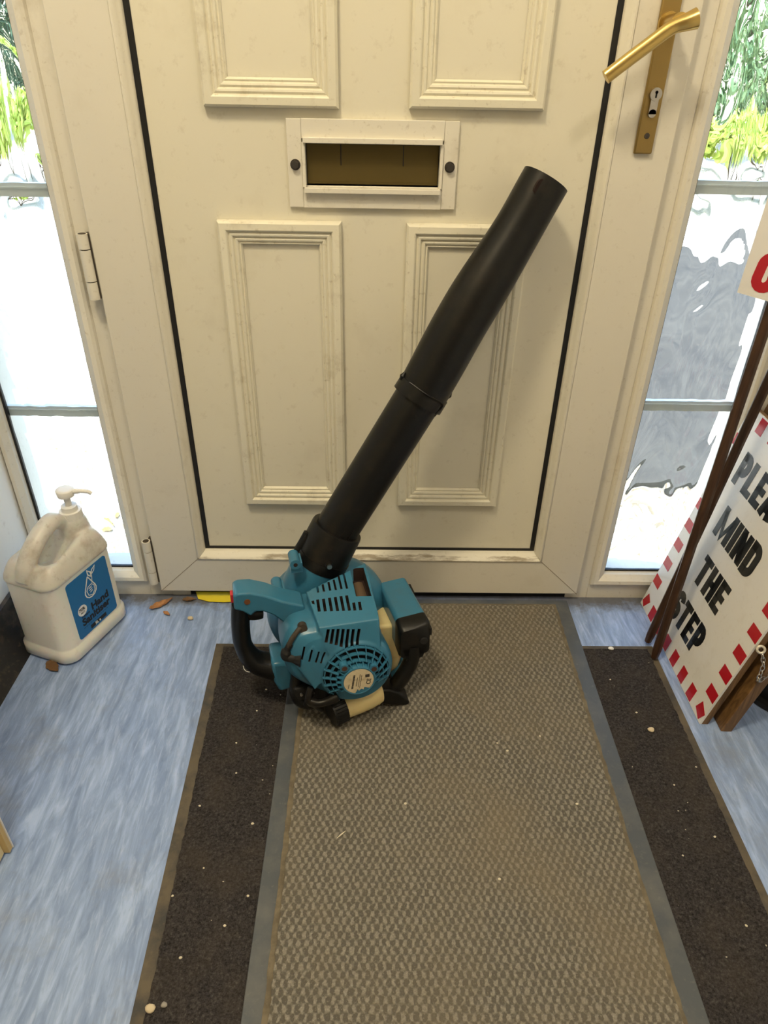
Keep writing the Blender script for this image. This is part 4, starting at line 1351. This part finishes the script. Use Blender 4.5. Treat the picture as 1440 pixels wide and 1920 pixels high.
for i, (x, y, a) in enumerate(((-.86, .30, 20), (-.80, .40, 80), (-.92, .36, 140), (-.74, .48, 50))):
    o = leaf('fallen_leaf', x, y, R(a), .07, .018, YLF, 'yellow fallen leaf on the pale ground outside the left window')
    o.location.z = -.137; o['group'] = 'yellow leaves outside'

LG = [mat('leaf_green_dark', (.10, .17, .09), .55), mat('leaf_green', (.24, .36, .16), .5), mat('leaf_lime', (.50, .60, .12), .5)]
BARK = mat('bark', (.10, .07, .045), .9)
def bush(name, x, y, z0, rx, ry, rz, n, size, m, label, cat='bush', group=None, stem=True):
    root = tag(empty(name, (x, y, -.138)), label, cat, group)
    bm = bmesh.new()
    rnd = random.Random(int(x * 100 + y * 37))
    for i in range(n):
        v = Vector((rnd.gauss(0, 1), rnd.gauss(0, 1), rnd.gauss(0, 1))).normalized() * rnd.uniform(.55, 1) 
        c = Vector((v.x * rx, v.y * ry, z0 + .138 + rz + v.z * rz))
        d = Vector((rnd.gauss(0, 1), rnd.gauss(0, 1), rnd.gauss(-.3, .6))).normalized()
        s = Vector((rnd.gauss(0, 1), rnd.gauss(0, 1), rnd.gauss(0, 1))).cross(d).normalized()
        L_ = size * rnd.uniform(.6, 1.3); W_ = L_ * .28
        nn = d.cross(s) * L_ * .12
        q = [c, c + d * L_ * .5 + s * W_ + nn, c + d * L_, c + d * L_ * .5 - s * W_ + nn]
        vs = [bm.verts.new(p) for p in q]
        bm.faces.new(vs)
    obj('foliage', bm, m, root)
    if stem:
        bm = bmesh.new()
        for k in range(5):
            a = k * 1.256
            tube(bm, smoothpath([(0, 0, -.02), (rx * .3 * math.cos(a), ry * .3 * math.sin(a), (z0 + .138 + rz) * .5), (rx * .6 * math.cos(a), ry * .6 * math.sin(a), z0 + .138 + rz * 1.3)], 3), .02, 6)
        obj('stem', bm, BARK, root)
    return root
hd_ = [(-9.6, 12, 1), (-6.2, 12, 0), (-2.8, 12, 1), (2.2, 10, 0), (5.6, 10, 1), (9.0, 10, 0), (12.4, 10, 1)]
nm = {-9.6: 'light green hedge bush outside the left window, far left', -6.2: 'dark green hedge bush outside the left window', -2.8: 'light green hedge bush outside nearest the door on the left', 2.2: 'dark green hedge bush outside nearest the door on the right', 5.6: 'light green hedge bush outside the right window', 9.0: 'dark green bush outside the right window, behind the lime plant', 12.4: 'light green hedge bush outside the right window, far right'}
for x, y, k in hd_:
    bush('hedge_bush', x, y, .0, 1.45, 1.0, 1.6, 2600, .22, LG[k], nm[x])
bush('lime_shrub', -3.6, 6.2, .25, .9, .5, .25, 700, .20, LG[2], 'low lime green shrub outside the left window')
bush('lime_shrub', 4.1, 6.6, .25, 1.4, .5, .22, 1000, .20, LG[2], 'low lime green shrub outside the right window')
